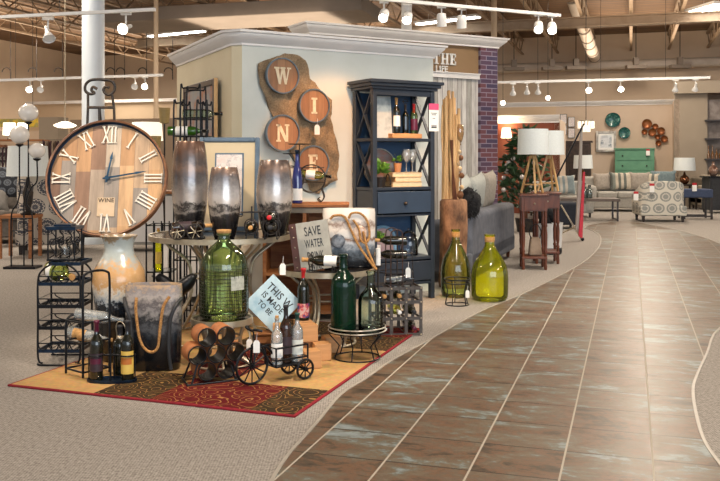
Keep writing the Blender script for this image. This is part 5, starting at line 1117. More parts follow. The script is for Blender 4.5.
# ------------------------------------------------------------------ demijohns, stump and poles right of the bookcase
demijohn('demijohn', 'moss green glass demijohn with rope collar beside the bookcase', (.912,8.19,0), g_moss, .142, .64, collar=m_cork)
demijohn('demijohn', 'large yellow green glass demijohn on the carpet by the grey sofa', (1.205,7.99,0), g_yell, .172, .61, collar=m_cork)
ws = thing('wire_stool', 'small round black wire stand in front of the moss green demijohn', 'stand', (.872,7.72,0))
for z, r in ((.235,.115),(.20,.115),(.006,.105)): wires(ws, 'ring', [circ((0,0,z), r, 32)], m_black, .005, True)
for i in range(5): a = i*2*PI/5+.4; wires(ws, 'stand_leg', [[(math.cos(a)*.115,math.sin(a)*.115,.235),(math.cos(a)*.085,math.sin(a)*.085,.12),(math.cos(a)*.105,math.sin(a)*.105,.006)]], m_black, .005)
hangtag('white tag on the small round wire stand', V((.955,7.64,.13)), 1.5)
m_bark = M('pale_bark', 'A07858', '4A3222', 9, .85, bump=1, stretch=(1,1,.5), mid='7E5A40')
SX, SY, SHh = .948, 8.78, .90
mb = MB(); prs = [(.13,0),(.142,.05),(.136,.3),(.142,.6),(.138,.88),(.12,.90),(0,.895)]; mb.lathe(prs, 26)
mb.v = [(x*(1+.05*math.sin(3*math.atan2(y,x)+z*3)+.03*math.sin(7*math.atan2(y,x)-z*5)), y*(1+.05*math.sin(3*math.atan2(y,x)+z*3)), z) for x, y, z in mb.v]
o = mb.build('tree_stump', m_bark); o.location = (SX,SY,0); tag(o, 'tall pale tree stump pedestal behind the demijohns', 'stump')
t = thing('pole_bundle', 'bundle of tall peeled wooden poles standing on the stump', 'poles', (SX,SY,SHh+.002)); rs = random.Random(3); m_pole = M('peeled_pole', 'C49A68', '94683E', 8, .6, bump=.3, stretch=(1,1,.15), mid='D4AE7C')
for i in range(19):
    a = rs.uniform(0,2*PI); x = -.105+.145*i/18; y = rs.uniform(-.055,.06)*(1-abs(x+.03)*5); hh = rs.uniform(.86,1.13)-(.12 if i > 14 else 0); k = rs.uniform(-.012,.012)
    mb = MB(); mb.tube(smooth([(x,y,0),(x+k+rs.uniform(-.01,.01),y,.35),(x+k*1.5+rs.uniform(-.01,.01),y,.7),(x+k*1.6,y,hh)], 3), rs.uniform(.012,.019), 7); mb.build('pole', m_pole, t)
m_vine = M('brown_vine','6C3C22','4E2A18',10,.8,bump=.4)
for i in range(3): mb = MB(); mb.tube(smooth([(.0+.015*i,-.07,0),(.01*i-.01,-.075,.15),(-.01,-.075,.35),(-.03+.01*i,-.07,.6)], 4), .009, 6); mb.build('vine', m_vine, t)
t = thing('dried_bulb_garland', 'string of pale dried gourds and bulbs hanging beside the poles', 'garland', (SX+.065,SY-.02,SHh+.002)); m_gourd = M('dried_gourd','B89468','8A6844',9,.6,mid='CDB28C')
wires(t, 'stem', [smooth([(0,0,0),(.015,0,.2),(-.01,0,.4),(.01,0,.6)], 4)], m_vine, .006)
for i, (x, z, r) in enumerate(((.0,.045,.043),(.02,.12,.025),(-.015,.19,.018),(.02,.24,.03),(.0,.31,.028),(-.015,.36,.02),(.01,.42,.032),(.0,.48,.02))): mb = MB(); mb.sphere((x,-.02 if i%2 else .0,z), r, 12); mb.build('gourd', m_gourd if i % 3 else M('brown_pod','7A4E2C','5A3820',12,.7), t)
mb = MB(); mb.lathe([(.02,.55),(.012,.57),(.03,.60),(.045,.66),(.045,.72),(.036,.76)], 20); mb.build('amber_cup', glass('amber_glass',(.75,.55,.3),.08,(.6,.4,.2),.3), t)
# ------------------------------------------------------------------ upholstery helpers
def legs(t, pts, hgt, mat, r=.025, tp=.7):
    for x, y in pts: mb = MB(); mb.box((x,y,hgt/2), (r*2*tp,r*2*tp,hgt), taper=1/tp); mb.build('leg', mat, t)
def sofa(label, loc, rz, w_, d_, hs, hb, arm, mat, legm, group=None, seats=3, legh=.10, name='sofa', back_lean=.06, armh=None, mat2=None, cush=True):
    t = thing(name, label, 'sofa', loc, rz, group); armh = armh or hs+.2; mat2 = mat2 or mat     # faces -y
    mb = MB(); mb.b2((-w_/2,-d_/2+.02,legh), (w_/2,d_/2,hs-.14)); mb.build('base', mat, t, bev=.03, seg=3)
    for s in (-1,1): mb = MB(); x = s*(w_/2-arm/2); mb.b2((x-arm/2,-d_/2,legh+.01), (x+arm/2,d_/2-.02,armh)); mb.build('arm', mat, t, bev=arm*.35, seg=4)
    mb = MB(); mb.b2((-w_/2+.01,d_/2-.22,legh+.02), (w_/2-.01,d_/2,hb-.03)); mb.build('back', mat, t, bev=.06, seg=4)
    sw = (w_-2*arm-.02)/seats
    for i in range(seats):
        x = -w_/2+arm+.01+sw*(i+.5); mb = MB(); mb.b2((x-sw/2+.004,-d_/2-.01,hs-.14), (x+sw/2-.004,d_/2-.2,hs+.02)); mb.build('seat_cushion', mat2, t, bev=.045, seg=4)
        if not cush: continue
        mb = MB(); pillow_mb(mb, (x,d_/2-.30,hs+.24), sw*.98, (hb-hs)*.98+.06, .24, RX(-.15)); mb.build('back_cushion', mat2, t)
    legs(t, [(sx*(w_/2-.08), sy*(d_/2-.08)) for sx in (-1,1) for sy in (-1,1)], legh, legm); return t
def cushion(label, loc, w_, h_, t_, mat, rot, group=None, name='throw_pillow'):
    mb = MB(); pillow_mb(mb, (0,0,0), w_, h_, t_, None, 12); o = mb.build(name, mat); o.location = loc; o.rotation_euler = rot; return tag(o, label, 'pillow', group)
# grey sofa seen from behind, back plane from (1.17,8.75) to (2.16,11.6)
m_grey = M('grey_velvet', '5E626C', '4C5059', 9, .85, bump=.2); m_ltgrey = M('light_grey_linen', 'A9ADA8', '989C98', 40, .9, bump=.3)
s0, s1 = V((1.18,9.02,0)), V((2.10,11.6,0)); sd = (s1-s0).normalized(); sn = V((-sd.y, sd.x, 0)); Ls_ = (s1-s0).length
sl = s0+sd*(Ls_/2)+sn*.45
gs = sofa('grey velvet sofa seen from behind, between the demijohns and side tables', sl, math.atan2(sd.y, sd.x)+PI, Ls_, .88, .46, .76, .2, m_grey, m_darkw, seats=3, armh=.66, cush=False)
rzs = math.atan2(sd.y, sd.x)+PI
def SO(a, b_, z): return s0+sd*a+sn*b_+V((0,0,z))
for i, (a, b_, z, w_, lab, m_, tl_) in enumerate(((.75,.33,.84,.80,'big pale grey pillow lying along the back of the grey sofa', m_ltgrey, .45),(1.60,.33,.87,.78,'second pale grey pillow, mid back of the grey sofa', m_ltgrey, .3),(2.36,.33,.90,.72,'taupe grey pillow at the far end of the grey sofa back', M('taupe_linen','A09A90','8E887E',30,.9,bump=.3), .15))):
    cushion(lab, SO(a,b_,z), w_, .50, .2, m_, (-.12, tl_*.3, rzs), 'pillows on the grey sofa')
m_fur = M('black_plush', '0C0D10', '1A1B20', 60, .95, bump=1)
mb = MB(); rs = random.Random(5)
from mathutils import noise
mb.sphere((0,0,-.03), 1, 44, (.17,.11,.17)); mb.v = [tuple(V(p)*(1+.30*noise.noise(V(p)*11)+.14*noise.noise(V(p)*33))) for p in mb.v]
for i in range(420):
    a, e = rs.uniform(0,2*PI), rs.uniform(-1.3,1.5); d = V((math.cos(a)*math.cos(e), math.sin(a)*math.cos(e), math.sin(e))); p = V((d.x*.17,d.y*.11,d.z*.17-.03)); q = p+(d+V((rs.uniform(-.6,.6),rs.uniform(-.6,.6),rs.uniform(-.8,.2))))*.035
    s_ = d.cross(V((0,0,1)))*.008; mb.add([p-s_, p+s_, q], [(0,1,2)])
o = mb.build('plush_throw', m_fur, sharp=180); o.location = SO(.12,.06,.86); o.rotation_euler = (0,0,rzs); tag(o, 'black plush throw bunched over the near end of the grey sofa', 'throw')
# ------------------------------------------------------------------ side tables with tripod lamps
def turned(t, x, y, h_, mat):
    mb = MB(); pr = [(.017,0),(.021,.02),(.017,.1),(.017,.2),(.024,.22),(.015,.24),(.021,.30),(.023,.42),(.015,.5),(.024,.52),(.018,.54),(.018,h_)]; mb.lathe(pr, 12, Matrix.Translation((x,y,0))); mb.build('leg', mat, t)
def side_table(label, loc, rz, w_=.36, d_=.36, h_=.90):
    t = thing('side_table', label, 'side table', loc, rz, 'dark cherry side tables'); mb = MB(); mb.b2((-w_/2-.02,-d_/2-.02,h_-.025), (w_/2+.02,d_/2+.02,h_)); mb.build('table_top', m_darkw, t, bev=.005)
    mb = MB(); mb.b2((-w_/2,-d_/2,h_-.2), (w_/2,d_/2,h_-.026)); mb.build('apron', m_darkw, t); 
    mb = MB(); mb.b2((-w_/2+.03,-d_/2-.008,h_-.185), (w_/2-.03,-d_/2,h_-.04)); dd_ = mb.build('drawer', m_darkw, t, bev=.003); mb = MB(); mb.sphere((0,-d_/2-.02,h_-.11), .012, 10); mb.build('knob', m_nickel, dd_)
    mb = MB(); mb.b2((-w_/2,-d_/2,.13), (w_/2,d_/2,.155)); mb.build('shelf', m_darkw, t, bev=.004)
    for sx in (-1,1):
        for sy in (-1,1): turned(t, sx*(w_/2-.02), sy*(d_/2-.02), h_-.2, m_darkw)
    return t
tz = .895; tp1 = V((2.08,10.33,0)); tp2 = V((2.36,10.92,0)); rt = math.radians(-6)
side_table('nearer dark cherry side table with drawer at the grey sofa end', tp1, rt, .30, .34, tz); side_table('farther dark cherry side table just behind the nearer one', tp2, rt, .30, .36, tz)
def tripod_lamp(label, loc, rz=0):
    t = thing('tripod_lamp', label, 'table lamp', loc, rz, 'tripod lamps with white drum shades'); zt_ = .50
    for k in range(3):
        a = k*2*PI/3+.5; mb = MB(); mb.beam((math.cos(a)*.15,math.sin(a)*.15,.008), (math.cos(a)*.03,math.sin(a)*.03,zt_-.04), .022, .022); mb.build('leg', m_oak, t)
        b_ = a+2*PI/3; mb = MB(); mb.beam((math.cos(a)*.125,math.sin(a)*.125,.11), (math.cos(b_)*.125,math.sin(b_)*.125,.11), .012, .014); mb.build('brace', m_oak, t)
    mb = MB(); mb.cyl((0,0,zt_-.08),(0,0,zt_),.035,16); mb.cyl((0,0,zt_),(0,0,zt_+.1),.008,8); mb.build('hub', m_oak, t)
    mb = MB(); mb.lathe([(.188,zt_-.03),(.178,zt_+.275),(.176,zt_+.275),(.186,zt_-.03)], 40); mb.build('lamp_shade', m_linen, t)
    wires(t, 'shade_spider', [[(-.174,0,zt_+.2),(.174,0,zt_+.2)], [(0,-.174,zt_+.2),(0,.174,zt_+.2)], [(0,0,zt_+.09),(0,0,zt_+.2)]], m_nickel, .003); return t
tripod_lamp('nearer tripod lamp with white drum shade on the near side table', (tp1.x,tp1.y,tz+.001)); tripod_lamp('farther tripod lamp, its drum shade half behind the nearer one', (2.42,10.98,tz+.001), .6)
t = thing('laundry_bin', 'white round bin with black base band behind the side tables', 'bin', (2.62,11.95,0))
mb = MB(); mb.lathe([(.17,0),(.185,.02),(.185,.08),(.175,.09)], 30); mb.build('base_band', m_black, t); mb = MB(); mb.lathe([(.175,.088),(.195,.42),(.20,.43),(.185,.43),(.17,.12),(0,.11)], 30); mb.build('bin_body', m_white, t)
mb = MB(); rs = random.Random(9)
for i in range(14): mb.sphere((rs.uniform(-.09,.09), rs.uniform(-.08,.08), rs.uniform(.0,.36)), rs.uniform(.05,.075), 10)
o = mb.build('black_bag', m_fur); o.location = (2.60,11.95,.36); tag(o, 'crumpled black bag stuffed in the white bin', 'bag')
t = thing('handbag', 'pale bag with looped cord hanging under the near side table', 'bag', (2.10,10.32,.157)); mb = MB(); mb.box((0,0,.11), (.16,.12,.22), taper=.7); mb.build('bag_body', M('taupe_bag','A08C78','8A7664',9,.8), t, bev=.02); wires(t, 'strap', [smooth([(-.05,-.03,.2),(-.08,-.06,.3),(0,-.06,.38),(.06,-.05,.3),(.05,-.03,.2)], 5)], m_black, .006)
# edge-on sign stand with red strip
bs = G(583,241); t = thing('standing_banner', 'tall edge on white banner stand with red strip and black pole', 'banner', (bs.x-.04, bs.y, 0))
Yb = bs.y
def lb(px, py): p = at(px,py,Yb); return V((p.x-bs.x+.04, 0, p.z))
mb = MB(); a_, b2_, c_, d_ = lb(582.8,128), lb(580.3,236), lb(576,230), lb(581,128); mb.prism([(a_.x,a_.z),(b2_.x,b2_.z),(c_.x,c_.z),(d_.x,d_.z)], .06); mb.build('banner_panel', M('banner_grey','A8A29C','989088',3,.6), t)
mb = MB(); a_, b2_, c_, d_ = lb(584.3,172), lb(581.6,238), lb(578.2,236), lb(582.6,172); mb.prism([(a_.x,a_.z),(b2_.x,b2_.z),(c_.x,c_.z),(d_.x,d_.z)], .05, y0=-.055); mb.build('red_strip', M('banner_red','C8283C','B82034',20,.5), t)
wires(t, 'tripod_leg', [[lb(561,205), lb(582,240)]], m_nickel, .014); wires(t, 'tripod_leg', [[lb(580,236)+V((0,0,0)), lb(596,236.5)+V((0,.6,-.15))]], m_iron, .012)
wires(t, 'tripod_leg', [[lb(579,225), V((lb(566,240).x, .7, .02))]], m_nickel, .012)
wires(t, 'support_pole', [[lb(582.5,124)-V((0,.08,0)), lb(546,196)-V((0,.08,0))]], m_black, .014)
for q_ in (lb(582.5,240),): mb = MB(); mb.sphere((q_.x,0,.03), .03, 12); mb.build('caster', m_black, t)
# ================================================================== BACKGROUND RIGHT
def turn(loc): return loc
m_lsofa = M('oatmeal_linen', 'A9A7A0', '9A9892', 30, .9, bump=.2)
m_dk = M('espresso_leg', '1E1612', '2A1E18', 9, .4)
lw0 = G(590,214); sx0 = at(592,160,21.9).x; sx1 = at(670,160,21.2).x
lsofa = sofa('oatmeal linen sofa with scatter pillows across the back of the room', ((sx0+sx1)/2, 22.0, 0), -math.radians(8), sx1-sx0+.25, .95, .48, .90, .24, m_lsofa, m_dk, seats=3, armh=.66, cush=False)
m_stripe = planks('striped_cushion', 0, 1, .07, 50, ['B8B0A0','5E6460','C8C2B4','7E8680'], 4, .9, gap=.0)
m_teal_c = M('slate_teal_pillow','6C7C80','5C6C70',20,.9); m_tp = M('taupe_pillow','9A9288','8A8278',20,.9)
for px, z, w_, m_, rz_, lab in ((604,.78,.50,m_tp,.3,'taupe pillow leftmost on the oatmeal sofa'),(622,.80,.58,m_stripe,0,'broad striped pillow on the oatmeal sofa'),(640,.80,.52,m_tp,-.15,'taupe pillow right of the striped one on the oatmeal sofa'),(650,.78,.44,m_stripe,-.6,'narrow striped pillow leaning at the right of the oatmeal sofa'),(663,.84,.62,m_teal_c,-.1,'slate teal pillow rightmost behind the patterned chair')):
    cushion(lab, (at(px,160,22).x, 22.06-(px-631)*.0036, z-.04), w_, .46, .18, m_, (-.2, 0, rz_))
def medallion(name, bg_, fg, sc, ring=4.2):
    m, nt, out = _new(name); b = bsdf(nt, out, .9); v = coords(nt, (1,1,1)); sp = nt.nodes.new('ShaderNodeSeparateXYZ'); nt.links.new(v, sp.inputs[0])
    def m_(op, a, bb=None):
        x = N(nt, 'ShaderNodeMath', operation=op)
        for i, q in enumerate((a, bb)):
            if q is None: continue
            if isinstance(q, (int, float)): x.inputs[i].default_value = q
            else: nt.links.new(q, x.inputs[i])
        return x.outputs[0]
    hx_ = m_('ADD', sp.outputs[0], sp.outputs[1]); a = m_('DIVIDE', m_('ADD', hx_, 20), sc); row = m_('DIVIDE', m_('ADD', sp.outputs[2], 20), sc*.9)
    sh = m_('MULTIPLY', m_('MODULO', m_('FLOOR', row), 2), .5); fx_ = m_('SUBTRACT', m_('FRACT', m_('ADD', a, sh)), .5); fz = m_('SUBTRACT', m_('FRACT', row), .5)
    rr = m_('SQRT', m_('ADD', m_('POWER', fx_, 2), m_('POWER', fz, 2))); an = m_('ARCTAN2', fz, fx_)
    pet = m_('MULTIPLY', m_('SINE', m_('MULTIPLY', an, 14)), .03); k = m_('FRACT', m_('MULTIPLY', m_('ADD', rr, pet), ring*2))
    inn = m_('LESS_THAN', rr, .43); line = m_('MULTIPLY', m_('GREATER_THAN', k, .74), inn)
    mx = N(nt, 'ShaderNodeMix', data_type='RGBA'); nt.links.new(line, mx.inputs[0]); mx.inputs[6].default_value = c4(hx(fg)); mx.inputs[7].default_value = c4(hx(bg_)); m9 = N(nt, 'ShaderNodeMix', data_type='RGBA'); nt.links.new(inn, m9.inputs[0]); m9.inputs[6].default_value = c4(hx(bg_)); nt.links.new(mx.outputs[2], m9.inputs[7]); nt.links.new(m9.outputs[2], b.inputs['Base Color']); return m
# patterned accent chair (its back and curved side to us)
m_med = medallion('grey_medallion_fabric', 'C4C0B4', '8A8C88', .27, 1.7)
def tub_chair(label, loc, rz, w_, d_, hb, mat, legh=.13, name='accent_chair'):
    t = thing(name, label, 'armchair', loc, rz)
    mb = MB(); mb.b2((-w_/2+.02,-d_/2,legh), (w_/2-.02,d_/2-.02,.34)); mb.build('base', mat, t, bev=.03, seg=3)
    mb = MB(); n = 16; P = []
    for i in range(n+1):        # wrap-round back, open to -y
        a = PI*i/n; P.append((math.copysign(abs(math.cos(a))**.45, math.cos(a))*w_/2, -d_/2+.1+max(0,math.sin(a))**.5*(d_-.1)))
    P = [(w_/2,-d_/2)]+P+[(-w_/2,-d_/2)]; k = len(P); vs = []
    for j, (x, y) in enumerate(P):
        f = max(0, min(1, (y+d_/2)/d_)); top = .56+(hb-.56)*f**1.2; k2 = .82
        xi, yi = x*k2, (y-.0)*k2 if y > 0 else y
        vs += [(x*.98,y*.98,legh+.01),(x,y,top-.03),(x*.97,y*.97,top),(xi*1.03,yi*1.0,top),(xi,yi,top-.03),(xi,yi,legh+.05)]
    fs = [(j*6+q, j*6+(q+1) % 6, (j+1)*6+(q+1) % 6, (j+1)*6+q) for j in range(k-1) for q in range(6)]+[tuple(range(6)), tuple((k-1)*6+q for q in range(6))]
    mb.add(vs, fs); mb.build('back', mat, t, bev=.015)
    mb = MB(); mb.b2((-w_/2*.8,-d_/2-.02,.34), (w_/2*.8,d_/2-.2,.48)); mb.build('seat_cushion', mat, t, bev=.04, seg=3)
    legs(t, [(sx*(w_/2-.09), sy*(d_/2-.1)) for sx in (-1,1) for sy in (-1,1)], legh, m_dk, .03); return t
ac = G(661,223); chx = at(660,160,18.3).x
tub_chair('grey medallion patterned armchair seen from behind before the oatmeal sofa', (chx, 18.35, 0), math.radians(168+6), .98, .85, .86, m_med)
def bigtag(label, p, rz=0):
    t = thing('sale_tag', label, 'price tag', p, rz); mb = MB(); mb.box((0,0,0), (.10,.004,.14)); mb.build('card', m_paper, t); mb = MB(); mb.box((0,-.001,.09), (.10,.004,.05)); mb.build('red_header', m_red, t)
bigtag('red topped white tag hanging at the left of the patterned armchair', at(636,197,17.9)); bigtag('red topped tag pinned on top of the patterned armchair back', at(652,189,17.9)); bigtag('red topped tag on the blue bench by the second sofa', at(694.5,188,18.84))
# blue bench
t = thing('upholstered_bench', 'blue upholstered bench on dark open metal frame', 'bench', (at(695,160,19.1).x, 19.1, 0), -.1)
mb = MB(); mb.b2((-.32,-.25,.47), (.32,.25,.66)); mb.build('seat', M('denim_blue','3E4A64','34405A',20,.9), t, bev=.03, seg=3)
for sx in (-1,1):
    for sy in (-1,1): mb = MB(); mb.b2((sx*.29-.02,sy*.22-.02,0), (sx*.29+.02,sy*.22+.02,.47)); mb.build('leg', m_dk, t)
for sy in (-1,1): mb = MB(); mb.b2((-.27,sy*.22-.015,.05), (.27,sy*.22+.015,.08)); mb.build('stretcher', m_dk, t)
# coffee table, jars, ottoman
ct = (at(588,160,18.6).x, 18.6); t = thing('coffee_table', 'long dark coffee table on open metal frame before the oatmeal sofa', 'coffee table', (*ct,0), -.12)
mb = MB(); mb.b2((-.62,-.35,.42), (.62,.35,.48)); mb.build('table_top', M('grey_brown_wood','5E5148','4A4038',5,.5,stretch=(1,6,1)), t, bev=.005)
for sx in (-1,1):
    for sy in (-1,1): mb = MB(); mb.b2((sx*.57-.018,sy*.31-.018,0), (sx*.57+.018,sy*.31+.018,.42)); mb.build('leg', m_dk, t)
    mb = MB(); mb.b2((sx*.57-.015,-.29,.02), (sx*.57+.015,.29,.05)); mb.build('stretcher', m_dk, t)
for i, (px, hh, lab) in enumerate(((584,.30,'left grey green glass jar on the coffee table'),(589.5,.25,'right grey green glass jar on the coffee table'))):
    t = thing('glass_jar', lab, 'jar', (at(px,160,18.5).x, 18.5, .481)); mb = MB(); mb.lathe([(.055,0),(.062,.01),(.062,hh*.75),(.03,hh*.85),(.03,hh)], 20); mb.build('jar_body', glass('smoky_jar_'+str(i),(.3,.38,.36),.1,(.12,.16,.15),.5), t); mb = MB(); mb.lathe([(.031,hh*.99),(.034,hh),(.034,hh+.03),(0,hh+.035)], 14); mb.build('lid', m_iron, t)
t = thing('ottoman', 'dark navy cube ottoman behind the side tables', 'ottoman', (at(564,160,16.2).x, 16.4, 0), .1); mb = MB(); mb.b2((-.32,-.3,.08), (.32,.3,.50)); mb.build('cushion', M('midnight_fabric','171C26','1E2430',20,.9), t, bev=.04, seg=3); legs(t, [(-.26,-.24),(.26,-.24),(-.26,.24),(.26,.24)], .08, m_dk)
# left section of the far seating: striped pillow on pale sofa behind the lamps
sf = sofa('pale sofa partly hidden behind the side tables and banner', (at(560,160,19.8).x, 19.8, 0), 0, 1.35, .85, .46, .84, .2, m_lsofa, m_dk, seats=2, armh=.62, cush=False)
cushion('blue and cream striped pillow on the half hidden pale sofa', (at(566,160,19.5).x, 19.62, .74), .50, .44, .18, planks('blue_stripe',0,1,.06,50,['B8B6AC','6A8490','C8C4B8','8C9CA0'],4,.9,gap=0), (-.25,0,.1))
def drum_lamp(label, loc, rs_, hs_, base, zb_, lit=None):
    t = thing('table_lamp', label, 'table lamp', loc); mb = MB(); mb.lathe(base, 24); mb.build('lamp_base', lit[1], t)
    mb = MB(); mb.lathe([(rs_,zb_),(rs_*.92,zb_+hs_),(rs_*.90,zb_+hs_),(rs_*.98,zb_)], 32); mb.build('lamp_shade', lit[0], t); wires(t, 'harp', [[(0,0,base[-1][1]-.01),(0,0,zb_+hs_*.9)], [(-rs_*.92,0,zb_+hs_*.9),(rs_*.92,0,zb_+hs_*.9)]], m_nickel, .005); return t
m_amber = M('amber_glass_base','5A3A1A','7A5228',6,.1,coat=.6); m_bulb = [(.06,0),(.08,.01),(.13,.08),(.15,.16),(.12,.25),(.05,.30),(.03,.36),(.02,.42)]
def small_table(label, loc, w_, d_, h_, mat):
    t = thing('end_table', label, 'end table', loc); mb = MB(); mb.b2((-w_/2,-d_/2,h_-.04), (w_/2,d_/2,h_)); mb.build('table_top', mat, t)
    for sx in (-1,1):
        for sy in (-1,1): mb = MB(); mb.b2((sx*(w_/2-.03)-.02,sy*(d_/2-.03)-.02,0), (sx*(w_/2-.03)+.02,sy*(d_/2-.03)+.02,h_-.04)); mb.build('leg', mat, t)
lx_ = at(589,160,22.6).x; small_table('dark end table under the amber lamp, mostly hidden', (lx_, 23.2, 0), .5, .5, .62, m_dk)
drum_lamp('amber glass lamp with pale drum shade left of the oatmeal sofa', (lx_, 23.2, .621), .26, .36, m_bulb, .45, (m_linen, m_amber))
lx2 = at(684.5,160,22.75).x; small_table('dark end table behind the patterned armchair', (lx2, 22.75, 0), .5, .5, .66, m_dk)
drum_lamp('copper based lamp with pale grey drum shade right of the oatmeal sofa', (lx2, 22.75, .661), .28, .34, [(a*.85, z*.8) for a, z in m_bulb], .36, (m_linen, M('polished_copper','9A6A4A','7A4E34',6,.15,.8)))
sofa('taupe sofa behind the blue bench at the right', (at(718,160,22.6).x, 22.7, 0), 0, 1.1, .9, .46, .86, .2, M('taupe_sofa','8C8272','7C7262',20,.9), m_dk, seats=1, armh=.64)
cb_t = thing('black_cabinet', 'black cabinet with copper vase at the right edge of the room', 'cabinet', (at(717,160,21.3).x+.1, 21.2, 0)); 
mb = MB(); mb.b2((-.42,-.25,.08), (.6,.25,.86)); mb.build('cabinet_body', m_charcoal, cb_t); mb = MB(); mb.b2((-.46,-.28,.861), (.64,.28,.90)); mb.build('cabinet_top', m_black, cb_t)
for i in range(2): mb = MB(); mb.b2((-.38+i*.5,-.27,.14), (.08+i*.5,-.252,.8)); dd_ = mb.build('door', m_charcoal, cb_t); mb = MB(); mb.sphere((.04+i*.04,-.285,.5), .015, 8); mb.build('knob', m_nickel, dd_)
legs(cb_t, [(-.38,-.2),(.56,-.2),(-.38,.2),(.56,.2)], .08, m_black)
t = thing('copper_vase', 'small bulbous copper vase with narrow neck on the black cabinet', 'vase', (at(715,160,21).x, 21.1, .901)); mb = MB(); mb.lathe([(.06,0),(.10,.06),(.12,.14),(.10,.21),(.04,.27),(.03,.34),(.045,.36)], 24); mb.build('vase_body', M('copper_glaze','6A4A3C','B49A8C',3,.2,.6), t)
# wall pieces
def onA(px, py, off=.06): p = onq(px, QA-off); return V((p.x, p.y, H-(py-160)/F*p.y))
wz = -th
def plate(label, px, py, rpx, mat, name='wall_plate', group=None, prof=None):
    p = onA(px, py, .05); r = rpx*(.88 if group else 1)/F*p.y; t = thing(name, label, 'wall decor', p, wz, group); mm = Matrix.Rotation(PI/2, 4, 'X')
    mb = MB(); mb.lathe([(0,.005),(r*.35,.01),(r*.7,.02),(r,.06),(r*1.0,.045),(r*.7,-.01),(0,-.02)], 28, mm); mb.build('dish', mat, t)
    mb = MB(); mb.open_lathe([(r*.98,.055),(r*1.03,.06),(r*1.03,.04),(r*.98,.04)], 28, mm); mb.build('rim', m_iron, t); return t
m_tealp = M('teal_glaze','2E6E68','6CA89A',9,.2,mid='1E4A4A',lo=.3,hi=.7); m_cop = M('copper_disc','A0663C','7A4626',3,.35,.6)
plate('larger teal glazed wall plate above the framed print', 613,120,7.2,m_tealp); plate('smaller teal glazed wall plate, lower right of the larger', 624.5,133,5.6,m_tealp)
for i, (px, py, r) in enumerate(((647,124,5.4),(655.3,126.6,3.3),(644.5,132,3.1),(652.2,132.6,4.3),(661,131,4.3),(657.5,137.2,2.8),(664.3,139,3.8),(658.5,143.2,3.2))):
    plate('copper wall disc, %s of the cluster of eight' % ('largest at the upper left','small one at the top centre','leftmost small one','middle large one','upper right large one','tiny one near the centre','rightmost lower one','lowest one')[i], px, py, r, m_cop, 'copper_wall_disc', 'copper wall discs in one cluster')
p = onA(606,152,.05); pw_, ph_ = 19.5/F*p.y, 21/F*p.y; t = thing('framed_print', 'silver framed blue sketch print on the beige far wall', 'picture', p, wz); frame_parts(t, pw_, ph_, .07, .05, M('silver_frame','8A8378','C0BAB0',6,.3,.6), m_paper, M('blue_print','B8BEC4','4C6478',3,.7,mid='D8DCE0',lo=.4,hi=.6), .06)
t = thing('green_cabinet', 'tall green painted chest of drawers on the far wall', 'cabinet', onq(634.5, QA-.5), wz); gw_, gh_ = 1.08, H+(160-148.5)/F*25.5
mb = MB(); mb.b2((-gw_/2,-.2,.1), (gw_/2,.25,gh_-.04)); m_grn = M('green_paint','5E9474','52866A',4,.5); mb.build('cabinet_body', m_grn, t); mb = MB(); mb.b2((-gw_/2-.03,-.24,gh_-.038), (gw_/2+.03,.26,gh_)); mb.build('cabinet_top', m_grn, t)
for i in range(5):
    z = .14+i*(gh_-.2)/5; mb = MB(); mb.b2((-gw_/2+.03,-.22,z), (gw_/2-.03,-.201,z+(gh_-.2)/5-.02)); dd_ = mb.build('drawer', m_grn, t)
    for s in (-1,1): mb = MB(); mb.sphere((s*.33,-.235,z+.13), .025, 8); mb.build('knob', m_iron, dd_)
legs(t, [(-.48,-.16),(.48,-.16),(-.48,.2),(.48,.2)], .1, m_grn, .035); bigtag('pink sale tag on the green chest of drawers', onA(648,153,.80), wz)
t = thing('carved_cabinet', 'dark carved cabinet standing against the beige wall by the rust wall', 'cabinet', onq(569, QA-1.6), wz); ch_ = H+(160-143)/F*24.6; mb = MB(); mb.b2((-.6,-.22,.1), (.6,.22,ch_)); m_esp = M('espresso_wood','2E211B','3C2C24',6,.5,bump=.4); mb.build('cabinet_body', m_esp, t)
for s in (-1,1):
    mb = MB(); mb.b2((-.56 if s < 0 else .01,-.24,.14), (-.01 if s < 0 else .56,-.221,ch_-.06)); dd_ = mb.build('door', M('carved_panel','3A2A22','1E1612',14,.6,bump=1), t, bev=.01)
mb = MB(); mb.b2((-.65,-.26,ch_+.001), (.65,.24,ch_+.05)); mb.build('cornice', m_esp, t); legs(t, [(-.5,-.16),(.5,-.16),(-.5,.16),(.5,.16)], .1, m_esp)
for i, (px, py, lab) in enumerate(((563.5,119,'upper left small sketch on the wall above the carved cabinet'),(571.5,122,'upper right small sketch above the carved cabinet'),(563.5,130,'lower left small sketch above the carved cabinet'),(571.5,133,'lower right small sketch above the carved cabinet'))):
    t = thing('small_sketch', lab, 'picture', onA(px,py+5,.04), wz, 'four small sketches'); frame_parts(t, .2, .3, .012, .02, m_iron, m_paper, m_sketch, .01)
# chandelier
m_crys = glow('crystal_glow', (1,.86,.62), .55)
p = at(586,124,18.5); t = thing('chandelier', 'small lit crystal chandelier hanging before the beige wall', 'chandelier', p)
mb = MB(); mb.lathe([(.15,.06),(.17,.06),(.17,.08),(.15,.08)], 24); mb.build('hoop', m_nickel, t)
for i in range(14): a = i*2*PI/14; mb = MB(); mb.box((math.cos(a)*.16, math.sin(a)*.16, -.02), (.035,.02,.15)); mb.build('crystal_panel', m_crys, t)
for i in range(8): a = i*2*PI/8; mb = MB(); mb.box((math.cos(a)*.08, math.sin(a)*.08, -.10), (.03,.02,.14)); mb.build('crystal_panel', m_crys, t)
wires(t, 'chain', [[(0,0,.08),(0,0,CH-p.z)], [(-.15,0,.08),(.15,0,.08)]], m_iron, .008)
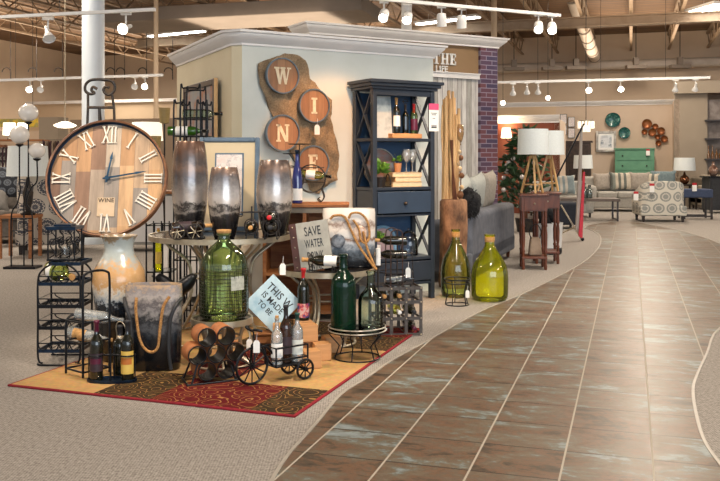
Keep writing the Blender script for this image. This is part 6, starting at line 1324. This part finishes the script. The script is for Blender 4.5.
# wall sconce, tree by the rust wall
p = onq(505.5, 21.1); zc_ = H+(160-133)/F*p.y; t = thing('wall_sconce', 'lit white shaded sconce on the rust red wall', 'wall lamp', (p.x, p.y-.12, zc_), wz)
mb = MB(); mb.lathe([(.13,-.12),(.10,.12),(.098,.12),(.128,-.12)], 24); mb.build('lamp_shade', glow('sconce_shade',(1,.8,.55),3.0), t); wires(t, 'bracket', [smooth([(0,0,-.1),(0,0,-.17),(.05,.1,-.22),(0,.2,-.18)], 4)], m_iron, .012)
l = bpy.data.lights.new('sconce', 'POINT'); l.energy = 14; l.color = (1,.7,.4); l.shadow_soft_size = .08; o = bpy.data.objects.new('sconce_light', l); COL.objects.link(o); o.location = (p.x-.02, p.y-.14, zc_+.17)
tp_ = at(526,160,15.6); t = thing('christmas_tree', 'green decorated tree with pale baubles by the rust red wall', 'tree', (tp_.x, 15.6, 0))
mb = MB(); mb.lathe([(.16,0),(.2,.25),(.18,.25),(0,.22)], 20); mb.build('pot', m_iron, t); mb = MB(); mb.tube([(0,0,.2),(0,0,1.7)], .03, 8); mb.build('trunk', m_vine, t)
rs = random.Random(11); mb = MB()
for i in range(30):
    z = .45+1.35*i/30; R = .50*(1-(z-.45)/1.75)+.06; leaves(mb, (0,0,z), (R,R,.09), 18, .16, up=.1, slim=.25, rnd=rs)
mb.build('foliage', m_leafd, t)
for i in range(12): a = rs.uniform(PI*.95,2*PI); z = rs.uniform(.7,1.6); R = .48*(1-(z-.45)/1.75)+.08; mb = MB(); mb.sphere((math.cos(a)*R,math.sin(a)*R,z), .045, 12); mb.build('bauble', M('pearl_bauble','C8C4C0','A8A0A0',9,.2,.3) if i == 0 else bpy.data.materials['pearl_bauble'], t)
for i, (dx, dz) in enumerate(((-.33,.85),(-.38,1.08),(-.28,1.3),(-.15,1.55))): mb = MB(); leaves(mb, (dx,-.1,dz), (.1,.08,.05), 26, .16, up=.1, slim=.35, rnd=rs); mb.build('bough', m_leafd, t)
# shelf niche at right edge
t = thing('display_shelving', 'dark wall shelving with brown bottles at the right edge', 'shelving', onq(716, QA-1.3), wz)
mb = MB(); mb.b2((-.30,-.0,1.0), (.9,.05,2.95)); mb.build('back_board', M('weathered_board','6C625C','8C8480',5,.7), t)
for z in (1.30,1.85,2.35): mb = MB(); mb.b2((-.30,-.30,z), (.9,-.001,z+.04)); mb.build('shelf', m_dk, t)
bp = t.location
rs = random.Random(2)
for i in range(7):
    for z in (1.341,):
        q = bp+(Matrix.Rotation(wz,4,'Z') @ V((-.2+i*.1,-.16,z))); t2 = thing('amber_bottle', 'small amber bottle on the wall shelving at the right edge', 'bottle', q, 0, 'amber bottles in a row on the wall shelving'); mb = MB(); mb.lathe([(.035,0),(.038,.12),(.015,.17),(.015,.26+.1*rs.random())], 12); mb.build('glass_body', m_amber, t2)
# ================================================================== BACKGROUND LEFT
# three globe floor lamp
gl = at(23,160,10.35); t = thing('globe_floor_lamp', 'black floor lamp with three white glass globes at the far left', 'floor lamp', (gl.x,10.35,0))
mb = MB(); mb.b2((-.19,-.12,0), (.19,.12,.025)); mb.build('base', m_black, t)
for px, py, rp, dy, bx0 in ((28.3,112.5,9.6,.03,-.0),(19.5,134.7,9.6,-.05,-.12),(37,150.5,8.2,-.02,.12)):
    c = at(px,py,10.35+dy)-V((gl.x,10.35,0)); r = rp/F*10.35; x1_ = bx0
    jn = c.z-1.0 if c.z > 1.2 else .5
    P = [(x1_,dy,.02),(x1_,dy,.62),(x1_*.4,dy,.78),(c.x*.55,dy,.95),(c.x,dy,1.05),(c.x,dy,c.z-r-.02)]
    wires(t, 'stem', [smooth(P, 5)], m_black, .009); mb = MB(); mb.lathe([(.012,-.03),(.045,-.01),(.045,.005),(0,.005)], 16, Matrix.Translation((c.x,dy,c.z-r))); mb.build('socket', m_black, t)
    mb = MB(); mb.sphere(c, r, 24, (1,1,.94)); mb.build('globe_shade', m_globe, t)
wires(t, 'cross_tie', [[(-.12,-.05,.60),(.12,-.02,.60)], [(-.12,-.02,.45),(.12,-.02,.45)]], m_black, .007)
# patterned wing chair, wood table, sofas
m_med2 = medallion('navy_medallion_fabric','B8B0A4','4A4C54',.30,2.6)
pc = at(50,160,12.2); tub_chair('cream and navy medallion patterned armchair behind the globe lamp', (pc.x,12.2,0), math.radians(195), .88, .8, 1.28, m_med2)
p = at(27,160,11.6); small_table('warm brown wooden end table beside the medallion armchair', (p.x-.05,11.5,0), .46, .4, .57, m_wood)
p = at(28,160,12.6); drum_lamp('table lamp with large white tapered shade behind the globe lamp', (at(28,160,11.45).x,11.45,.571), .27, .40, [(.09,0),(.10,.02),(.03,.05),(.06,.2),(.07,.3),(.03,.42),(.02,.5)], .515, (m_linen, m_iron))
sofa('grey sofa cut by the left edge of the picture', (at(-12,160,13.6).x,13.6,0), math.radians(20), 1.5, .95, .5, .98, .22, M('warm_grey_sofa','6E6862','5E5852',20,.9), m_dk, seats=1, armh=.7)
cushion('charcoal and white patterned pillow on the grey sofa at left', (at(9,160,13.0).x,12.85,.97), .66, .5, .2, medallion('dark_lattice_fabric','22262E','5E646C',.14,2.2), (-.25,0,.25))
cushion('plain grey pillow on the grey sofa at the left edge', (at(-2,160,12.9).x,12.72,.72), .45, .36, .18, M('stone_pillow','8A8680','7A7670',20,.9), (-.3,0,.3))
# distant shop displays: garment rail, shelving with lamps, banner
def rackof(px0, px1, Y, ztop_, zlen, cols, lab, n, grp):
    a, b_ = at(px0,160,Y), at(px1,160,Y); t = thing('garment_rail', lab, 'garment rail', (a.x,Y,0)); W0 = b_.x-a.x
    wires(t, 'rail', [[(0,0,.02),(0,0,ztop_),(W0,0,ztop_),(W0,0,.02)]], m_iron, .015)
    for s in (0, W0): mb = MB(); mb.b2((s-.02,-.25,0), (s+.02,.25,.03)); mb.build('foot', m_iron, t)
    for i in range(n):
        x = W0*(i+.5)/n; g = thing('hanging_textile', 'hanging folded textile on the ' + lab, 'textile', (a.x+x,Y,ztop_-.02-zlen), random.uniform(-.15,.15), grp); ww = W0/n*.42
        mb = MB(); mb.prism([(-ww,0),(ww,0),(ww*.95,zlen*.8),(ww*.3,zlen),(-ww*.3,zlen),(-ww*.95,zlen*.8)], .12, y0=-.06); mb.build('cloth', cols[i % len(cols)], g, bev=.02)
mc1 = [M('plum_cloth','2E1820','3C222A',9,.9), M('cream_cloth','8A7A68','7A6A58',9,.9), M('umber_cloth','3C2A20','4A362A',9,.9)]
rackof(43, 80, 18, 1.72, .5, mc1, 'dark garment rail of hanging textiles behind the clock', 16, 'textiles on the upper far left rail')
rackof(-10, 12, 15.5, 1.55, .36, [M('black_white_cloth','2A2826','B0A89C',12,.9,lo=.45,hi=.55), mc1[0]], 'garment rail of hanging textiles at the far left edge', 12, 'textiles on the near far left rail')
t = thing('store_shelving', 'wooden wall shelving with lit lamps at the far left', 'shelving', (at(8,160,19).x,19.3,0))
for z in (.4,.85,1.3,1.72): mb = MB(); mb.b2((-1.3,-.2,z), (.75,.2,z+.04)); mb.build('shelf', m_wood, t)
for x in (-1.3,-.415,.72): mb = MB(); mb.b2((x,-.2,0), (x+.03,.2,1.72)); mb.build('upright', m_wood, t)
for i in range(7): 
    o = MB().b2((-.1,-.12,0), (.1,.12,.3)).build('storage_basket', (m_tan_l, m_charcoal, m_lsofa)[i % 3], bev=.02); o.location = (t.location.x-1.05+i*.26, 19.3, 1.341 if i % 2 else .891); tag(o, 'storage basket on the far left wooden shelving', 'basket', 'baskets on the far left shelving')
for px, py, w_, lab in ((8.5,134,.14,'lit cream shade lamp on the far left shelving, leftmost'),(22,132.5,.12,'lit cream shade lamp on the far left shelving, right of the leftmost')):
    drum_lamp(lab, (at(px,160,19.2).x,19.25,1.761), w_, .27, [(.05,0),(.05,.02),(.015,.04),(.015,.08)], .10, (m_glowsoft, m_iron))
t = thing('yellow_banner', 'long yellow printed banner high on the far left wall', 'banner', at(-5,123,20.5)); mb = MB(); mb.b2((-.8,-.02,-.10), (1.03,.0,.10)); mb.build('banner_sheet', M('yellow_print','D8B428','C0A040',5,.7,mid='8A8A58',lo=.4,hi=.75), t); wires(t, 'cord', [[(-.7,0,.1),(-.7,0,CH-t.location.z)], [(.9,0,.1),(.9,0,CH-t.location.z)]], m_iron, .006)
p = at(65,125,15.5); t = thing('pendant_light', 'lit wide pendant hanging left of the white column', 'pendant lamp', p); mb = MB(); mb.lathe([(.06,.06),(.20,.0),(.19,-.02),(.12,-.05),(0,-.06)], 24); mb.build('bowl', m_glowsoft, t); wires(t, 'cord', [[(0,0,.05),(0,0,CH-p.z)]], m_nickel, .008)
# torchieres right of the clock
p1 = at(164.5,160,9.6); t = thing('torchiere_lamp', 'dark two branch floor lamp with ribbed amber cup shades', 'floor lamp', (p1.x,9.6,0))
mb = MB(); mb.lathe([(.14,0),(.14,.02),(.02,.04)], 24); mb.build('base', m_iron, t); m_cup = M('ribbed_cup','A8905C','94804E',3,.4,stretch=(1,1,30))
for px, py0, py1, bxx in ((164.5,123,108,.0),(155.5,152,136,-.04)):
    c0, c1 = at(px,py0,9.6), at(px,py1,9.6); x = c0.x-p1.x
    wires(t, 'stem', [smooth([(bxx*.2,0,.03),(bxx*.2,0,.8),(x,0,1.05),(x,0,c0.z)], 4)], m_iron, .009); mb = MB(); mb.lathe([(.02,c0.z-.01),(.05,c0.z),(.066,c1.z),(.060,c1.z),(.045,c0.z+.02),(0,c0.z+.015)], 20, Matrix.Translation((x,0,0))); mb.build('cup_shade', m_cup, t)
lp = bpy.data.lights.new('lamp', 'POINT'); lp.energy = 90; lp.color = (1,.8,.6); lp.shadow_soft_size = .1; o = bpy.data.objects.new('shade_light', lp); COL.objects.link(o); o.location = at(147,131,14.2)
drum_lamp('lit white drum lamp glowing against the taupe wall behind the clock', (at(147,160,14.2).x,14.2,0), .26, .30, [(.14,0),(.14,.02),(.02,.04),(.02,.6),(.05,.8),(.06,1.0),(.02,1.5)], 1.62, (glow('dim_lit_shade', (1,.84,.62), .7), m_iron))
t = thing('white_sideboard', 'pale sideboard behind the clock and the slim barred stand', 'sideboard', (at(143,160,12).x,12.4,0)); mb = MB(); mb.b2((-.55,-.22,.1), (.55,.22,.82)); mb.build('cabinet_body', m_lsofa, t, bev=.01); mb = MB(); mb.b2((-.6,-.26,.821), (.6,.25,.86)); mb.build('top', m_wood, t); legs(t, [(-.48,-.16),(.48,-.16),(-.48,.16),(.48,.16)], .1, m_dk)
for i in range(2): mb = MB(); mb.b2((-.52+i*.53,-.235,.14), (-.01+i*.53,-.221,.79)); dd_ = mb.build('door', m_trimw, t); mb = MB(); mb.sphere((-.06+i*.12,-.25,.5), .014, 8); mb.build('knob', m_iron, dd_)
